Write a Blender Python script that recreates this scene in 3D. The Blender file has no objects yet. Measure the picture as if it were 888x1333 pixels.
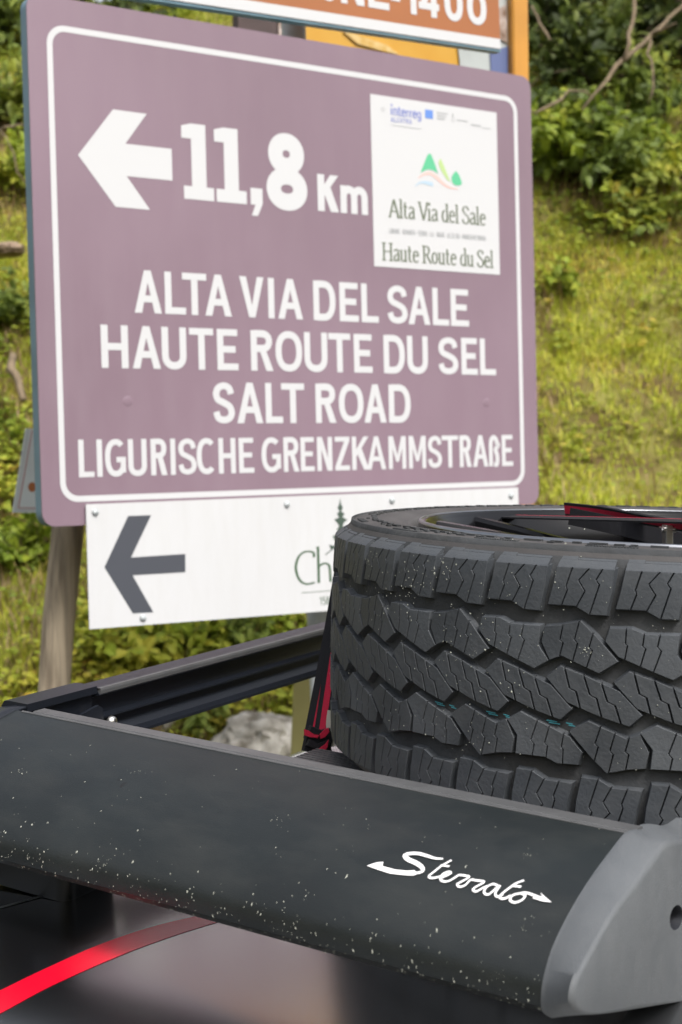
import bpy, bmesh, math, random
from mathutils import Vector, Matrix, noise
random.seed(7)
rad = math.radians
SC = bpy.context.scene
C = SC.collection

# ------------------------------------------------------------------ camera
FPX, CX, CY = 1926.0, 444.0, 666.5
PITCH, ROLL = math.atan(84.5 / FPX), 0.0177
F = Vector((0, math.cos(PITCH), -math.sin(PITCH)))
_r0 = Vector((1, 0, 0)); _u0 = Vector((0, math.sin(PITCH), math.cos(PITCH)))
R = _r0 * math.cos(ROLL) - _u0 * math.sin(ROLL)
U = _r0 * math.sin(ROLL) + _u0 * math.cos(ROLL)
EYE = Vector((0, 0, 1.72))
cam = bpy.data.cameras.new('camera'); camo = bpy.data.objects.new('camera', cam); C.objects.link(camo)
camo.matrix_world = Matrix((( R.x, U.x, -F.x, EYE.x), (R.y, U.y, -F.y, EYE.y), (R.z, U.z, -F.z, EYE.z), (0, 0, 0, 1)))
cam.sensor_fit = 'VERTICAL'; cam.sensor_height = 36.0; cam.lens = FPX / 1333.0 * 36.0
cam.clip_start = 0.05; cam.clip_end = 400
cam.dof.use_dof = True; cam.dof.focus_distance = 1.3; cam.dof.aperture_fstop = 11.5
SC.camera = camo

# ------------------------------------------------------------------ world, sun, exposure
SUN_EL, SUN_AZ = rad(52), rad(150)      # azimuth measured from +Y towards +X
w = bpy.data.worlds.new('World'); SC.world = w; w.use_nodes = True
nt = w.node_tree; nt.nodes.clear()
sky = nt.nodes.new('ShaderNodeTexSky'); sky.sky_type = 'NISHITA'; sky.sun_disc = False
sky.sun_elevation = SUN_EL; sky.sun_rotation = SUN_AZ; sky.air_density = 1.0; sky.dust_density = 5.0; sky.ozone_density = 1.0
hsv = nt.nodes.new('ShaderNodeHueSaturation'); hsv.inputs['Saturation'].default_value = 0.35
bg = nt.nodes.new('ShaderNodeBackground'); bg.inputs[1].default_value = 0.13
wo = nt.nodes.new('ShaderNodeOutputWorld')
nt.links.new(sky.outputs[0], hsv.inputs['Color']); nt.links.new(hsv.outputs[0], bg.inputs[0]); nt.links.new(bg.outputs[0], wo.inputs[0])
sl = bpy.data.lights.new('sun', 'SUN'); sl.energy = 1.5; sl.angle = rad(14); sl.color = (1, 0.97, 0.93)
so = bpy.data.objects.new('sun', sl); C.objects.link(so)
sd = Vector((math.sin(SUN_AZ) * math.cos(SUN_EL), math.cos(SUN_AZ) * math.cos(SUN_EL), math.sin(SUN_EL)))
so.rotation_euler = sd.to_track_quat('Z', 'Y').to_euler(); so.location = (0, 0, 20)
SC.view_settings.view_transform = 'Standard'; SC.view_settings.look = 'None'
SC.view_settings.gamma = 1.0; SC.view_settings.exposure = 0.88
SC.cycles.max_bounces = 8

# ------------------------------------------------------------------ helpers
def at(px, py, d):
    return EYE + (F + R * ((px - CX) / FPX) - U * ((py - CY) / FPX)) * d
def on_plane(px, py, P, N):
    d = F + R * ((px - CX) / FPX) - U * ((py - CY) / FPX)
    return EYE + d * ((P - EYE).dot(N) / d.dot(N))
def frame(X, Y, Z, O):
    return Matrix(((X.x, Y.x, Z.x, O.x), (X.y, Y.y, Z.y, O.y), (X.z, Y.z, Z.z, O.z), (0, 0, 0, 1)))
def tag(o, label=None, cat=None, group=None, kind=None):
    if label: o['label'] = label
    if cat: o['category'] = cat
    if group: o['group'] = group
    if kind: o['kind'] = kind
    return o
def empty(name, M, label, cat, group=None):
    o = bpy.data.objects.new(name, None); C.objects.link(o)
    o.matrix_world = M if isinstance(M, Matrix) else Matrix.Translation(M)
    o.empty_display_size = 0.1
    return tag(o, label, cat, group)
def link(name, me, parent=None):
    o = bpy.data.objects.new(name, me); C.objects.link(o)
    if parent: o.parent = parent
    return o
def mesh(name, vs, fs, mat, parent=None, smooth=False, recalc=False, mats=None, midx=None):
    me = bpy.data.meshes.new(name)
    me.from_pydata([tuple(v) for v in vs], [], fs)
    for m in (mats or [mat]): me.materials.append(m)
    if midx: me.polygons.foreach_set('material_index', midx)
    if recalc:
        bm = bmesh.new(); bm.from_mesh(me); bmesh.ops.recalc_face_normals(bm, faces=bm.faces); bm.to_mesh(me); bm.free()
    if smooth:
        me.polygons.foreach_set('use_smooth', [True] * len(me.polygons))
        if smooth != 'all': me.set_sharp_from_angle(angle=rad(smooth if smooth > 1 else 40))
    me.update()
    return link(name, me, parent)
class MB:
    def __init__(s): s.v = []; s.f = []
    def add(s, vs, fs):
        k = len(s.v); s.v += [Vector(q) for q in vs]; s.f += [tuple(i + k for i in f) for f in fs]
    def box(s, a, b, c0=0.0):
        (x0, y0, z0), (x1, y1, z1) = a, b
        s.add([(x0,y0,z0),(x1,y0,z0),(x1,y1,z0),(x0,y1,z0),(x0,y0,z1),(x1,y0,z1),(x1,y1,z1),(x0,y1,z1)],
              [(0,3,2,1),(4,5,6,7),(0,1,5,4),(1,2,6,5),(2,3,7,6),(3,0,4,7)])
    def prism(s, pts, z0, z1):
        n = len(pts)
        ar = sum(pts[i][0]*pts[(i+1)%n][1]-pts[(i+1)%n][0]*pts[i][1] for i in range(n))
        if ar < 0: pts = pts[::-1]
        s.add([(x, y, z0) for x, y in pts] + [(x, y, z1) for x, y in pts],
              [tuple(range(n - 1, -1, -1)), tuple(range(n, 2*n))] + [(i, (i+1) % n, n + (i+1) % n, n + i) for i in range(n)])
    def tube(s, pts, rs, n=8, cap=True):
        rings = []
        for i, p in enumerate(pts):
            p = Vector(p)
            d = (Vector(pts[min(i+1, len(pts)-1)]) - Vector(pts[max(i-1, 0)])).normalized()
            a = d.orthogonal().normalized() if i == 0 else (pa - d * pa.dot(d)).normalized()
            pa = a; b = d.cross(a); r = rs[i] if hasattr(rs, '__len__') else rs
            rings.append([p + (a * math.cos(t) + b * math.sin(t)) * r for t in [2*math.pi*k/n for k in range(n)]])
        vs = [q for rg in rings for q in rg]
        fs = [(i*n+k, i*n+(k+1) % n, (i+1)*n+(k+1) % n, (i+1)*n+k) for i in range(len(pts)-1) for k in range(n)]
        if cap: fs += [tuple(range(n-1, -1, -1)), tuple(range((len(pts)-1)*n, len(pts)*n))]
        s.add(vs, fs)
    def lathe(s, prof, n=96, closed=True):     # prof (r, z) about z
        m = len(prof)
        vs = [(r*math.sin(t), -r*math.cos(t), z) for t in [2*math.pi*k/n for k in range(n)] for r, z in prof]
        fs = []
        for k in range(n):
            for i in range(m if closed else m-1):
                j = (i+1) % m; k2 = (k+1) % n
                fs.append((k*m+i, k*m+j, k2*m+j, k2*m+i))
        s.add(vs, fs)
    def sweep(s, prof, P0, P1, X, Y):          # closed 2D profile (x,y) swept from P0 to P1
        n = len(prof)
        s.add([P + X*x + Y*y for P in (P0, P1) for x, y in prof],
              [tuple(range(n-1, -1, -1)), tuple(range(n, 2*n))] + [(i, (i+1) % n, n+(i+1) % n, n+i) for i in range(n)])
    def build(s, name, mat, parent=None, smooth=False, recalc=False):
        return mesh(name, s.v, s.f, mat, parent, smooth, recalc)

# ------------------------------------------------------------------ materials
def mat(name, col, rough=0.6, spec=0.5, metal=0.0, var=0.0, vscale=8.0, bump=0.0, bscale=60.0, col2=None, coat=0.0):
    m = bpy.data.materials.new(name); m.use_nodes = True
    n = m.node_tree; p = n.nodes['Principled BSDF']
    p.inputs['Base Color'].default_value = (*col, 1); p.inputs['Roughness'].default_value = rough
    p.inputs['Specular IOR Level'].default_value = spec; p.inputs['Metallic'].default_value = metal
    p.inputs['Coat Weight'].default_value = coat
    tc = n.nodes.new('ShaderNodeTexCoord')
    if var > 0 or col2:
        t = n.nodes.new('ShaderNodeTexNoise'); t.inputs['Scale'].default_value = vscale; t.inputs['Detail'].default_value = 6
        n.links.new(tc.outputs['Object'], t.inputs['Vector'])
        r = n.nodes.new('ShaderNodeValToRGB'); r.color_ramp.elements[0].position = 0.33; r.color_ramp.elements[1].position = 0.67
        c2 = col2 or tuple(min(1, c * (1 + var)) for c in col); c1 = col if col2 else tuple(c * (1 - var) for c in col)
        r.color_ramp.elements[0].color = (*c1, 1); r.color_ramp.elements[1].color = (*c2, 1)
        n.links.new(t.outputs['Fac'], r.inputs['Fac']); n.links.new(r.outputs[0], p.inputs['Base Color'])
        m['col'] = r.name
    if bump > 0:
        t = n.nodes.new('ShaderNodeTexNoise'); t.inputs['Scale'].default_value = bscale; t.inputs['Detail'].default_value = 5
        n.links.new(tc.outputs['Object'], t.inputs['Vector'])
        b = n.nodes.new('ShaderNodeBump'); b.inputs['Strength'].default_value = bump; b.inputs['Distance'].default_value = 0.002
        n.links.new(t.outputs['Fac'], b.inputs['Height']); n.links.new(b.outputs[0], p.inputs['Normal'])
    return m
def dust_film(m, col, amount, stretch=(1, 1, 1), scale=3.0, rough=0.25):
    """thin uneven film of dust: colour and roughness drift together"""
    n = m.node_tree; p = n.nodes['Principled BSDF']
    tc = n.nodes.new('ShaderNodeTexCoord'); mp = n.nodes.new('ShaderNodeMapping'); mp.inputs['Scale'].default_value = stretch
    n.links.new(tc.outputs['Object'], mp.inputs[0])
    t = n.nodes.new('ShaderNodeTexNoise'); t.inputs['Scale'].default_value = scale; t.inputs['Detail'].default_value = 9; t.inputs['Roughness'].default_value = .68
    n.links.new(mp.outputs[0], t.inputs['Vector'])
    mr = n.nodes.new('ShaderNodeMapRange'); mr.inputs[1].default_value = .42; mr.inputs[2].default_value = .78; mr.inputs[4].default_value = amount
    n.links.new(t.outputs['Fac'], mr.inputs[0])
    mx = n.nodes.new('ShaderNodeMix'); mx.data_type = 'RGBA'; n.links.new(mr.outputs[0], mx.inputs['Factor'])
    bc = p.inputs['Base Color']
    if bc.is_linked: n.links.new(bc.links[0].from_socket, mx.inputs['A'])
    else: mx.inputs['A'].default_value = bc.default_value
    mx.inputs['B'].default_value = (*col, 1); n.links.new(mx.outputs['Result'], bc)
    r = n.nodes.new('ShaderNodeMapRange'); r.inputs[2].default_value = max(.01, amount); r.inputs[3].default_value = p.inputs['Roughness'].default_value; r.inputs[4].default_value = min(1, p.inputs['Roughness'].default_value + rough)
    n.links.new(mr.outputs[0], r.inputs[0]); n.links.new(r.outputs[0], p.inputs['Roughness'])
def specks(m, scale, size, dens, col, coords='Object', grad=None, soft=0.03, stretch=(1, 1, 1), warp=0.0):
    """splashes of dried mud: voronoi cells, a random share of them carries one irregular dot"""
    n = m.node_tree; p = n.nodes['Principled BSDF']
    tc = n.nodes.new('ShaderNodeTexCoord'); mp = n.nodes.new('ShaderNodeMapping'); mp.inputs['Scale'].default_value = stretch
    n.links.new(tc.outputs[coords], mp.inputs[0])
    vec = mp.outputs[0]
    if warp:
        nz = n.nodes.new('ShaderNodeTexNoise'); nz.inputs['Scale'].default_value = scale * 2.2
        n.links.new(vec, nz.inputs['Vector'])
        ad = n.nodes.new('ShaderNodeVectorMath'); ad.operation = 'MULTIPLY_ADD'
        ad.inputs[1].default_value = (warp / scale,) * 3; n.links.new(nz.outputs['Color'], ad.inputs[0]); n.links.new(vec, ad.inputs[2]); vec = ad.outputs[0]
    v = n.nodes.new('ShaderNodeTexVoronoi'); v.inputs['Scale'].default_value = scale
    n.links.new(vec, v.inputs['Vector'])
    sx = n.nodes.new('ShaderNodeSeparateColor'); n.links.new(v.outputs['Color'], sx.inputs[0])
    th = n.nodes.new('ShaderNodeMath'); th.operation = 'MULTIPLY'; n.links.new(sx.outputs[0], th.inputs[0])
    p3 = n.nodes.new('ShaderNodeMath'); p3.operation = 'POWER'; n.links.new(sx.outputs[1], p3.inputs[0]); p3.inputs[1].default_value = 3.0
    ms = n.nodes.new('ShaderNodeMath'); ms.operation = 'MULTIPLY'; ms.inputs[1].default_value = size; n.links.new(p3.outputs[0], ms.inputs[0])
    lt = n.nodes.new('ShaderNodeMath'); lt.operation = 'LESS_THAN'; n.links.new(v.outputs['Distance'], lt.inputs[0]); n.links.new(ms.outputs[0], lt.inputs[1])
    pick = n.nodes.new('ShaderNodeMath'); pick.operation = 'LESS_THAN'; n.links.new(sx.outputs[2], pick.inputs[0]); pick.inputs[1].default_value = dens
    if grad:       # more dirt along one edge: (axis, lo, hi, dens_lo, dens_hi)
        sp = n.nodes.new('ShaderNodeSeparateXYZ'); n.links.new(tc.outputs[coords], sp.inputs[0])
        mr = n.nodes.new('ShaderNodeMapRange'); n.links.new(sp.outputs[grad[0]], mr.inputs[0])
        for i, q in enumerate(grad[1:]): mr.inputs[i+1].default_value = q
        n.links.new(mr.outputs[0], pick.inputs[1])
    mu = n.nodes.new('ShaderNodeMath'); mu.operation = 'MULTIPLY'; n.links.new(lt.outputs[0], mu.inputs[0]); n.links.new(pick.outputs[0], mu.inputs[1])
    mx = n.nodes.new('ShaderNodeMix'); mx.data_type = 'RGBA'; n.links.new(mu.outputs[0], mx.inputs['Factor'])
    bc = p.inputs['Base Color']
    if bc.is_linked: n.links.new(bc.links[0].from_socket, mx.inputs['A'])
    else: mx.inputs['A'].default_value = bc.default_value
    mx.inputs['B'].default_value = (*col, 1)
    n.links.new(mx.outputs['Result'], bc)
    return m
M = {}
M['rubber'] = mat('rubber', (0.052, 0.059, 0.068), 0.58, 0.45, var=0.30, vscale=7, bump=0.25, bscale=400)
M['rubber_base'] = mat('rubber_base', (0.040, 0.043, 0.047), 0.8, 0.3, var=0.35, vscale=20, bump=0.4, bscale=250)
dust_film(M['rubber'], (0.115, 0.118, 0.12), 0.42, (1, 1, 1.5), 11)
dust_film(M['rubber_base'], (0.10, 0.09, 0.07), 0.30, (1, 1, 1), 9)
M['sidewall'] = mat('sidewall', (0.056, 0.053, 0.053), 0.72, 0.4, var=0.25, vscale=10, bump=0.3, bscale=200)
M['teal'] = mat('teal_paint', (0.03, 0.20, 0.24), 0.7)
M['rim_black'] = mat('rim_gloss_black', (0.006, 0.006, 0.007), 0.2, 0.28)
M['rim_silver'] = mat('rim_silver', (0.30, 0.31, 0.33), 0.35, 0.5, metal=1.0, var=0.1, vscale=30)
M['fairing'] = mat('fairing_black', (0.0085, 0.0115, 0.0122), 0.40, 0.5, var=0.2, vscale=9, bump=0.10, bscale=900)
dust_film(M['fairing'], (0.070, 0.070, 0.062), 0.16, (3, 6, 6), 5.0, .10)
specks(M['fairing'], 26, 0.30, 0.15, (0.006, 0.006, 0.006), warp=1.3)
M['alu_black'] = mat('anodised_black', (0.008, 0.010, 0.015), 0.40, 0.5, var=0.1, vscale=12, bump=0.08, bscale=700)
M['lip'] = mat('dark_grey_lip', (0.075, 0.076, 0.078), 0.45, 0.5, var=0.12, vscale=40, bump=0.08, bscale=700)
M['cap'] = mat('grey_cap_plastic', (0.096, 0.104, 0.112), 0.55, 0.5, var=0.10, vscale=9, bump=0.35, bscale=1500)
dust_film(M['cap'], (0.22, 0.22, 0.215), 0.12, (14, 10, 5), 4.0)
M['hole'] = mat('hole_shade', (0.02, 0.022, 0.028), 0.6)  # inside of the cap hole, its shade put into the colour
M['white_ink'] = mat('white_lettering', (0.80, 0.80, 0.80), 0.5)
M['bolt'] = mat('zinc_bolt', (0.75, 0.73, 0.68), 0.3, metal=1.0)
M['body'] = mat('satin_black_paint', (0.006, 0.006, 0.007), 0.17, 1.0, coat=1.0)
M['body'].node_tree.nodes['Principled BSDF'].inputs['IOR'].default_value = 2.35; M['body'].node_tree.nodes['Principled BSDF'].inputs['Coat IOR'].default_value = 1.85
M['body'].node_tree.nodes['Principled BSDF'].inputs['Coat Roughness'].default_value = 0.22
M['red'] = mat('red_stripe_paint', (0.66, 0.002, 0.022), 0.24, 0.8, coat=0.6)
M['red'].node_tree.nodes['Principled BSDF'].inputs['Coat Roughness'].default_value = 0.22
M['glass'] = mat('dark_glass', (0.01, 0.011, 0.012), 0.05, 0.6)
M['seam'] = mat('panel_gap', (0.07, 0.08, 0.08), 0.6)
M['web_black'] = mat('webbing_black', (0.014, 0.014, 0.017), 0.85, 0.3, bump=0.6, bscale=1500)
M['web_red'] = mat('webbing_red', (0.48, 0.012, 0.045), 0.75, 0.3, bump=0.5, bscale=1500)
M['web_white'] = mat('pale_label', (0.6, 0.58, 0.5), 0.7)
M['purple'] = mat('purple_sign_face', (0.198, 0.135, 0.168), 0.36, 0.5, col2=(0.240, 0.166, 0.208), vscale=1.3)  # broad lighter drift put into the colour after the face's reflected gradient
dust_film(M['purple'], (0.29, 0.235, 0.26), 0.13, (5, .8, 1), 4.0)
M['steel_blue'] = mat('blue_grey_steel', (0.14, 0.235, 0.29), 0.5, 0.4, var=0.15, vscale=9)
M['print_white'] = mat('reflective_white', (0.555, 0.56, 0.57), 0.5)
M['plate_white'] = mat('white_plate', (0.57, 0.575, 0.585), 0.45, var=0.02, vscale=3)
dust_film(M['plate_white'], (0.42, 0.41, 0.37), 0.18, (7, 1.2, 1), 5.0)
M['ink_grey'] = mat('dark_grey_ink', (0.06, 0.065, 0.08), 0.5)
M['ink_green'] = mat('dark_green_ink', (0.040, 0.095, 0.040), 0.5)
M['ink_tree'] = mat('grey_green_ink', (0.055, 0.085, 0.065), 0.5)
M['ink_pale'] = mat('pale_grey_ink', (0.36, 0.37, 0.38), 0.5)
M['ink_olive'] = mat('olive_ink', (0.12, 0.145, 0.09), 0.5)
M['logo_green'] = mat('logo_green', (0.10, 0.46, 0.25), 0.5)
M['logo_lime'] = mat('logo_lime', (0.42, 0.56, 0.24), 0.5)
M['logo_pink'] = mat('logo_salmon', (0.70, 0.46, 0.42), 0.5)
M['logo_blue'] = mat('logo_pale_blue', (0.40, 0.52, 0.62), 0.5)
M['eu_blue'] = mat('flag_blue', (0.12, 0.24, 0.60), 0.5)
M['letter_blue'] = mat('letter_blue', (0.25, 0.28, 0.52), 0.5)
M['brown_sign'] = mat('orange_brown_sign', (0.335, 0.120, 0.040), 0.45, var=0.06, vscale=3)
M['orange'] = mat('orange_varnish', (0.50, 0.23, 0.03), 0.4, var=0.12, vscale=6)
M['mustard'] = mat('mustard_print', (0.50, 0.25, 0.015), 0.35, col2=(0.58, 0.34, 0.05), vscale=5)
M['print_pale'] = mat('pale_print', (0.40, 0.43, 0.42), 0.35, var=0.1, vscale=8)
M['print_cream'] = mat('cream_streak', (0.50, 0.30, 0.06), 0.4, col2=(0.60, 0.45, 0.2), vscale=40)
M['print_blue'] = mat('blue_print', (0.10, 0.13, 0.27), 0.35)
M['print_brown'] = mat('brown_print', (0.16, 0.09, 0.05), 0.4, col2=(0.5, 0.42, 0.38), vscale=30)
M['brown_wood'] = mat('dark_brown_board', (0.07, 0.045, 0.042), 0.7, var=0.2, vscale=10)
M['galv'] = mat('galvanised_steel', (0.46, 0.49, 0.50), 0.5, 0.5, metal=0.1, var=0.12, vscale=12)
M['small_sign'] = mat('grey_small_sign', (0.52, 0.58, 0.59), 0.5, var=0.06, vscale=8)
M['reddish'] = mat('faded_red_line', (0.38, 0.2, 0.2), 0.6)
M['olive_post'] = mat('olive_painted_wood', (0.40, 0.36, 0.13), 0.7, var=0.10, vscale=6)
def wood_mat():
    m = mat('weathered_wood', (0.2, 0.17, 0.13), 0.85, 0.3); n = m.node_tree; p = n.nodes['Principled BSDF']
    tc = n.nodes.new('ShaderNodeTexCoord'); mp = n.nodes.new('ShaderNodeMapping'); mp.inputs['Scale'].default_value = (30, 30, 1.6)
    t = n.nodes.new('ShaderNodeTexNoise'); t.inputs['Scale'].default_value = 2.2; t.inputs['Detail'].default_value = 8
    r = n.nodes.new('ShaderNodeValToRGB'); r.color_ramp.elements[0].position = .3; r.color_ramp.elements[1].position = .7
    r.color_ramp.elements[0].color = (0.15, 0.12, 0.085, 1); r.color_ramp.elements[1].color = (0.42, 0.35, 0.25, 1)
    b = n.nodes.new('ShaderNodeBump'); b.inputs['Strength'].default_value = .8; b.inputs['Distance'].default_value = .004
    n.links.new(tc.outputs['Object'], mp.inputs[0]); n.links.new(mp.outputs[0], t.inputs['Vector']); n.links.new(t.outputs['Fac'], r.inputs[0])
    n.links.new(r.outputs[0], p.inputs['Base Color']); n.links.new(t.outputs['Fac'], b.inputs['Height']); n.links.new(b.outputs[0], p.inputs['Normal'])
    return m
M['wood'] = wood_mat()
def leaf_mat(name, cols, scale=1.2, rough=0.55, trans=0.35):
    """per-leaf colour (random per island) over a slow positional drift"""
    m = bpy.data.materials.new(name); m.use_nodes = True; n = m.node_tree; p = n.nodes['Principled BSDF']
    g = n.nodes.new('ShaderNodeNewGeometry'); tc = n.nodes.new('ShaderNodeTexCoord')
    t = n.nodes.new('ShaderNodeTexNoise'); t.inputs['Scale'].default_value = scale; t.inputs['Detail'].default_value = 4
    n.links.new(g.outputs['Position'], t.inputs['Vector'])
    a = n.nodes.new('ShaderNodeMath'); a.operation = 'MULTIPLY_ADD'; a.inputs[1].default_value = 0.45
    b = n.nodes.new('ShaderNodeMath'); b.operation = 'MULTIPLY_ADD'; b.inputs[1].default_value = 1.9; b.inputs[2].default_value = -0.65
    n.links.new(t.outputs['Fac'], b.inputs[0]); n.links.new(g.outputs['Random Per Island'], a.inputs[0]); n.links.new(b.outputs[0], a.inputs[2])
    r = n.nodes.new('ShaderNodeValToRGB'); cr = r.color_ramp
    while len(cr.elements) < len(cols): cr.elements.new(0.5)
    for i, c in enumerate(cols): cr.elements[i].position = i / (len(cols) - 1); cr.elements[i].color = (*c, 1)
    n.links.new(a.outputs[0], r.inputs[0]); n.links.new(r.outputs[0], p.inputs['Base Color'])
    p.inputs['Roughness'].default_value = rough; p.inputs['Specular IOR Level'].default_value = 0.35
    tr = n.nodes.new('ShaderNodeBsdfTranslucent'); n.links.new(r.outputs[0], tr.inputs[0])
    mx = n.nodes.new('ShaderNodeMixShader'); mx.inputs[0].default_value = trans
    n.links.new(p.outputs[0], mx.inputs[1]); n.links.new(tr.outputs[0], mx.inputs[2])
    n.links.new(mx.outputs[0], n.nodes['Material Output'].inputs[0])
    return m
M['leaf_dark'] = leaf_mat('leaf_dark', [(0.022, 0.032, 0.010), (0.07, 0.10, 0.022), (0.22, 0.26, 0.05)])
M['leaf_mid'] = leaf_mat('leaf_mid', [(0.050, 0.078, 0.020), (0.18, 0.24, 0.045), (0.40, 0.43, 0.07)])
M['leaf_lime'] = leaf_mat('leaf_lime', [(0.11, 0.17, 0.02), (0.26, 0.33, 0.03), (0.46, 0.42, 0.05)])
M['leaf_yellow'] = leaf_mat('leaf_yellow', [(0.14, 0.22, 0.025), (0.32, 0.36, 0.035), (0.50, 0.32, 0.05)])
M['grass'] = leaf_mat('grass_green', [(0.42, 0.24, 0.08), (0.32, 0.33, 0.04), (0.44, 0.50, 0.05), (0.62, 0.60, 0.08), (0.62, 0.47, 0.15)], 1.6)
M['dry'] = leaf_mat('dry_grass', [(0.14, 0.085, 0.04), (0.28, 0.19, 0.09), (0.40, 0.30, 0.16)], 3, trans=.2)
M['bark'] = mat('grey_brown_bark', (0.10, 0.075, 0.05), 0.9, 0.2, var=0.35, vscale=25, bump=0.8, bscale=80)
M['twig'] = mat('pale_twig', (0.17, 0.13, 0.085), 0.85, 0.2, var=0.3, vscale=25)
M['rock'] = mat('limestone', (0.13, 0.115, 0.09), 0.9, 0.2, col2=(0.50, 0.48, 0.43), vscale=14, bump=1.0, bscale=60)
M['rock_brown'] = mat('earthy_stone', (0.13, 0.09, 0.06), 0.9, 0.2, col2=(0.28, 0.21, 0.15), vscale=14, bump=1.0, bscale=60)
M['soil'] = mat('bank_soil', (0.10, 0.07, 0.03), 0.95, 0.1, col2=(0.20, 0.19, 0.05), vscale=5, bump=1.0, bscale=15)
M['asphalt'] = mat('asphalt', (0.05, 0.05, 0.052), 0.9, 0.2, var=0.3, vscale=60, bump=0.8, bscale=300)
M['tyre_black'] = mat('car_rubber', (0.02, 0.02, 0.02), 0.8)

# ------------------------------------------------------------------ ground, bank, road
def bank(x, y):
    y0 = 4.55 + 0.12 * math.sin(x * 1.3)
    t = max(0.0, y - y0)
    z = 0.80 * t if t < 6.1 else 0.80 * 6.1 + (t - 6.1) * 0.10
    if y < -11: z = min(13.0, (-11 - y) * .75) + .8 * noise.noise(Vector((x * .2, y * .2, 3)))  # unseen slope behind the camera, added to cut sky light and darken reflections
    if t > 0:
        k = min(1, t / .6)
        z += k * (0.28 * noise.noise(Vector((x * .45, y * .45, 3.1))) + 0.09 * noise.noise(Vector((x * 1.7, y * 1.7, 7))) + 0.03 * noise.noise(Vector((x * 6, y * 6, 1))))
    return z
xs = [-60, -40, -25, -16, -11] + [-8 + .14 * i for i in range(130)] + [10.5, 12, 16, 25, 40, 60]
ys = [-60, -45, -34, -30, -28, -26, -24, -22, -20, -18, -16, -14, -13, -12, -11, -4, 0, 2, 3.4, 4.2] + [4.4 + .12 * i for i in range(80)] + [14.2, 15, 16, 18, 21, 26, 34, 45, 60]
vs = [(x, y, bank(x, y)) for y in ys for x in xs]; nx = len(xs)
fs = [(j*nx+i, j*nx+i+1, (j+1)*nx+i+1, (j+1)*nx+i) for j in range(len(ys)-1) for i in range(nx-1)]
tag(mesh('hillside', vs, fs, M['soil'], smooth='all'), 'grassy earth bank rising behind the road signs', kind='structure')
rd = MB(); rd.add([(-60, -3.6, .004), (60, -3.6, .004), (60, 4.1, .004), (-60, 4.1, .004)], [(0, 1, 2, 3)])
tag(rd.build('road', M['asphalt']), 'grey asphalt road under the car', kind='structure')

# ------------------------------------------------------------------ plants
def grass_mesh(name, spots, mt, hmin, hmax, wd, label):
    vs = []; fs = []
    for (x, y) in spots:
        z = bank(x, y); h = random.uniform(hmin, hmax); a = random.uniform(0, 6.283); l = random.uniform(.3, 1.1) * h
        dx, dy = math.cos(a), math.sin(a); px, py = -dy * wd * .5, dx * wd * .5; k = len(vs)
        vs += [(x-px, y-py, z-.01), (x+px, y+py, z-.01), (x+px*.8+dx*l*.35, y+py*.8+dy*l*.35, z+h*.6), (x-px*.8+dx*l*.35, y-py*.8+dy*l*.35, z+h*.6), (x+dx*l, y+dy*l, z+h)]
        fs += [(k, k+1, k+2, k+3), (k+3, k+2, k+4)]
    return tag(mesh(name, vs, fs, mt), label, name.replace('_', ' '), kind='stuff')
def add_leaf(vs, fs, p, d, up, l, wdt, cup=.15):
    d = d.normalized(); s = d.cross(up)
    if s.length < 1e-3: s = d.orthogonal()
    s.normalize(); nn = s.cross(d); k = len(vs)
    vs += [p, p + d*l*.35 + s*wdt*.5 + nn*cup*wdt, p + d*l*.8 + s*wdt*.33 + nn*cup*wdt*.6 - nn*l*.05, p + d*l - nn*l*.16,
           p + d*l*.8 - s*wdt*.33 + nn*cup*wdt*.6 - nn*l*.05, p + d*l*.35 - s*wdt*.5 + nn*cup*wdt, p + d*l*.5]
    fs += [(k, k+1, k+6), (k+1, k+2, k+6), (k+2, k+3, k+6), (k+3, k+4, k+6), (k+4, k+5, k+6), (k+5, k, k+6)]
rv = lambda: Vector((random.gauss(0, 1), random.gauss(0, 1), random.gauss(0, 1)))
def weed_spots(n, xr, yr, keep=None):
    o = []
    while len(o) < n:
        x = random.uniform(*xr); y = random.uniform(*yr)
        if keep is None or random.random() < keep(x, y): o.append((x, y))
    return o
def clump(x, y, s, sc): return max(0, min(1, (noise.noise(Vector((x*sc, y*sc, s))) + .12) * 3))
def weeds(name, spots, mt, smin, smax, label):
    vs = []; fs = []
    for x, y in spots:
        z = bank(x, y); h = random.uniform(.02, .10); c = Vector((x, y, z))
        for k in range(random.randint(3, 6)):
            a = random.uniform(0, 6.283); d = Vector((math.cos(a), math.sin(a), random.uniform(-.1, .7)))
            l = random.uniform(smin, smax)
            add_leaf(vs, fs, c + Vector((0, -.3*h, h)) + d * l * .35, d, Vector((0, -.5, 1)) + rv() * .3, l, l * random.uniform(.6, .9))
    return tag(mesh(name, vs, fs, mt), label, 'weeds', kind='stuff')
grass_mesh('grass', weed_spots(190000, (-2.6, 5.2), (4.6, 10.8), lambda x, y: .35 + .65 * clump(x, y, 5, 1.9)), M['grass'], .02, .06, .0075, 'short yellow green grass on the bank')
grass_mesh('dry_grass', weed_spots(22000, (-2.4, 4.5), (4.6, 9.5), lambda x, y: .05 + clump(x, y, 11, 1.1) + (.5 if y < 6.6 and x < -.5 else 0)), M['dry'], .05, .17, .008, 'straw coloured dead grass on the bank')
weeds('clover_weeds', weed_spots(3600, (-2.6, .35), (4.6, 7.6), lambda x, y: clump(x, y, 21, 1.5)), M['leaf_lime'], .025, .05, 'bright green broad leaved weeds at the foot of the bank')
weeds('small_weeds', weed_spots(15000, (-2.6, 5.0), (5.0, 10.6), lambda x, y: .15 + clump(x, y, 31, 1.6)), M['leaf_lime'], .010, .030, 'small leaved weeds scattered over the bank')
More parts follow.
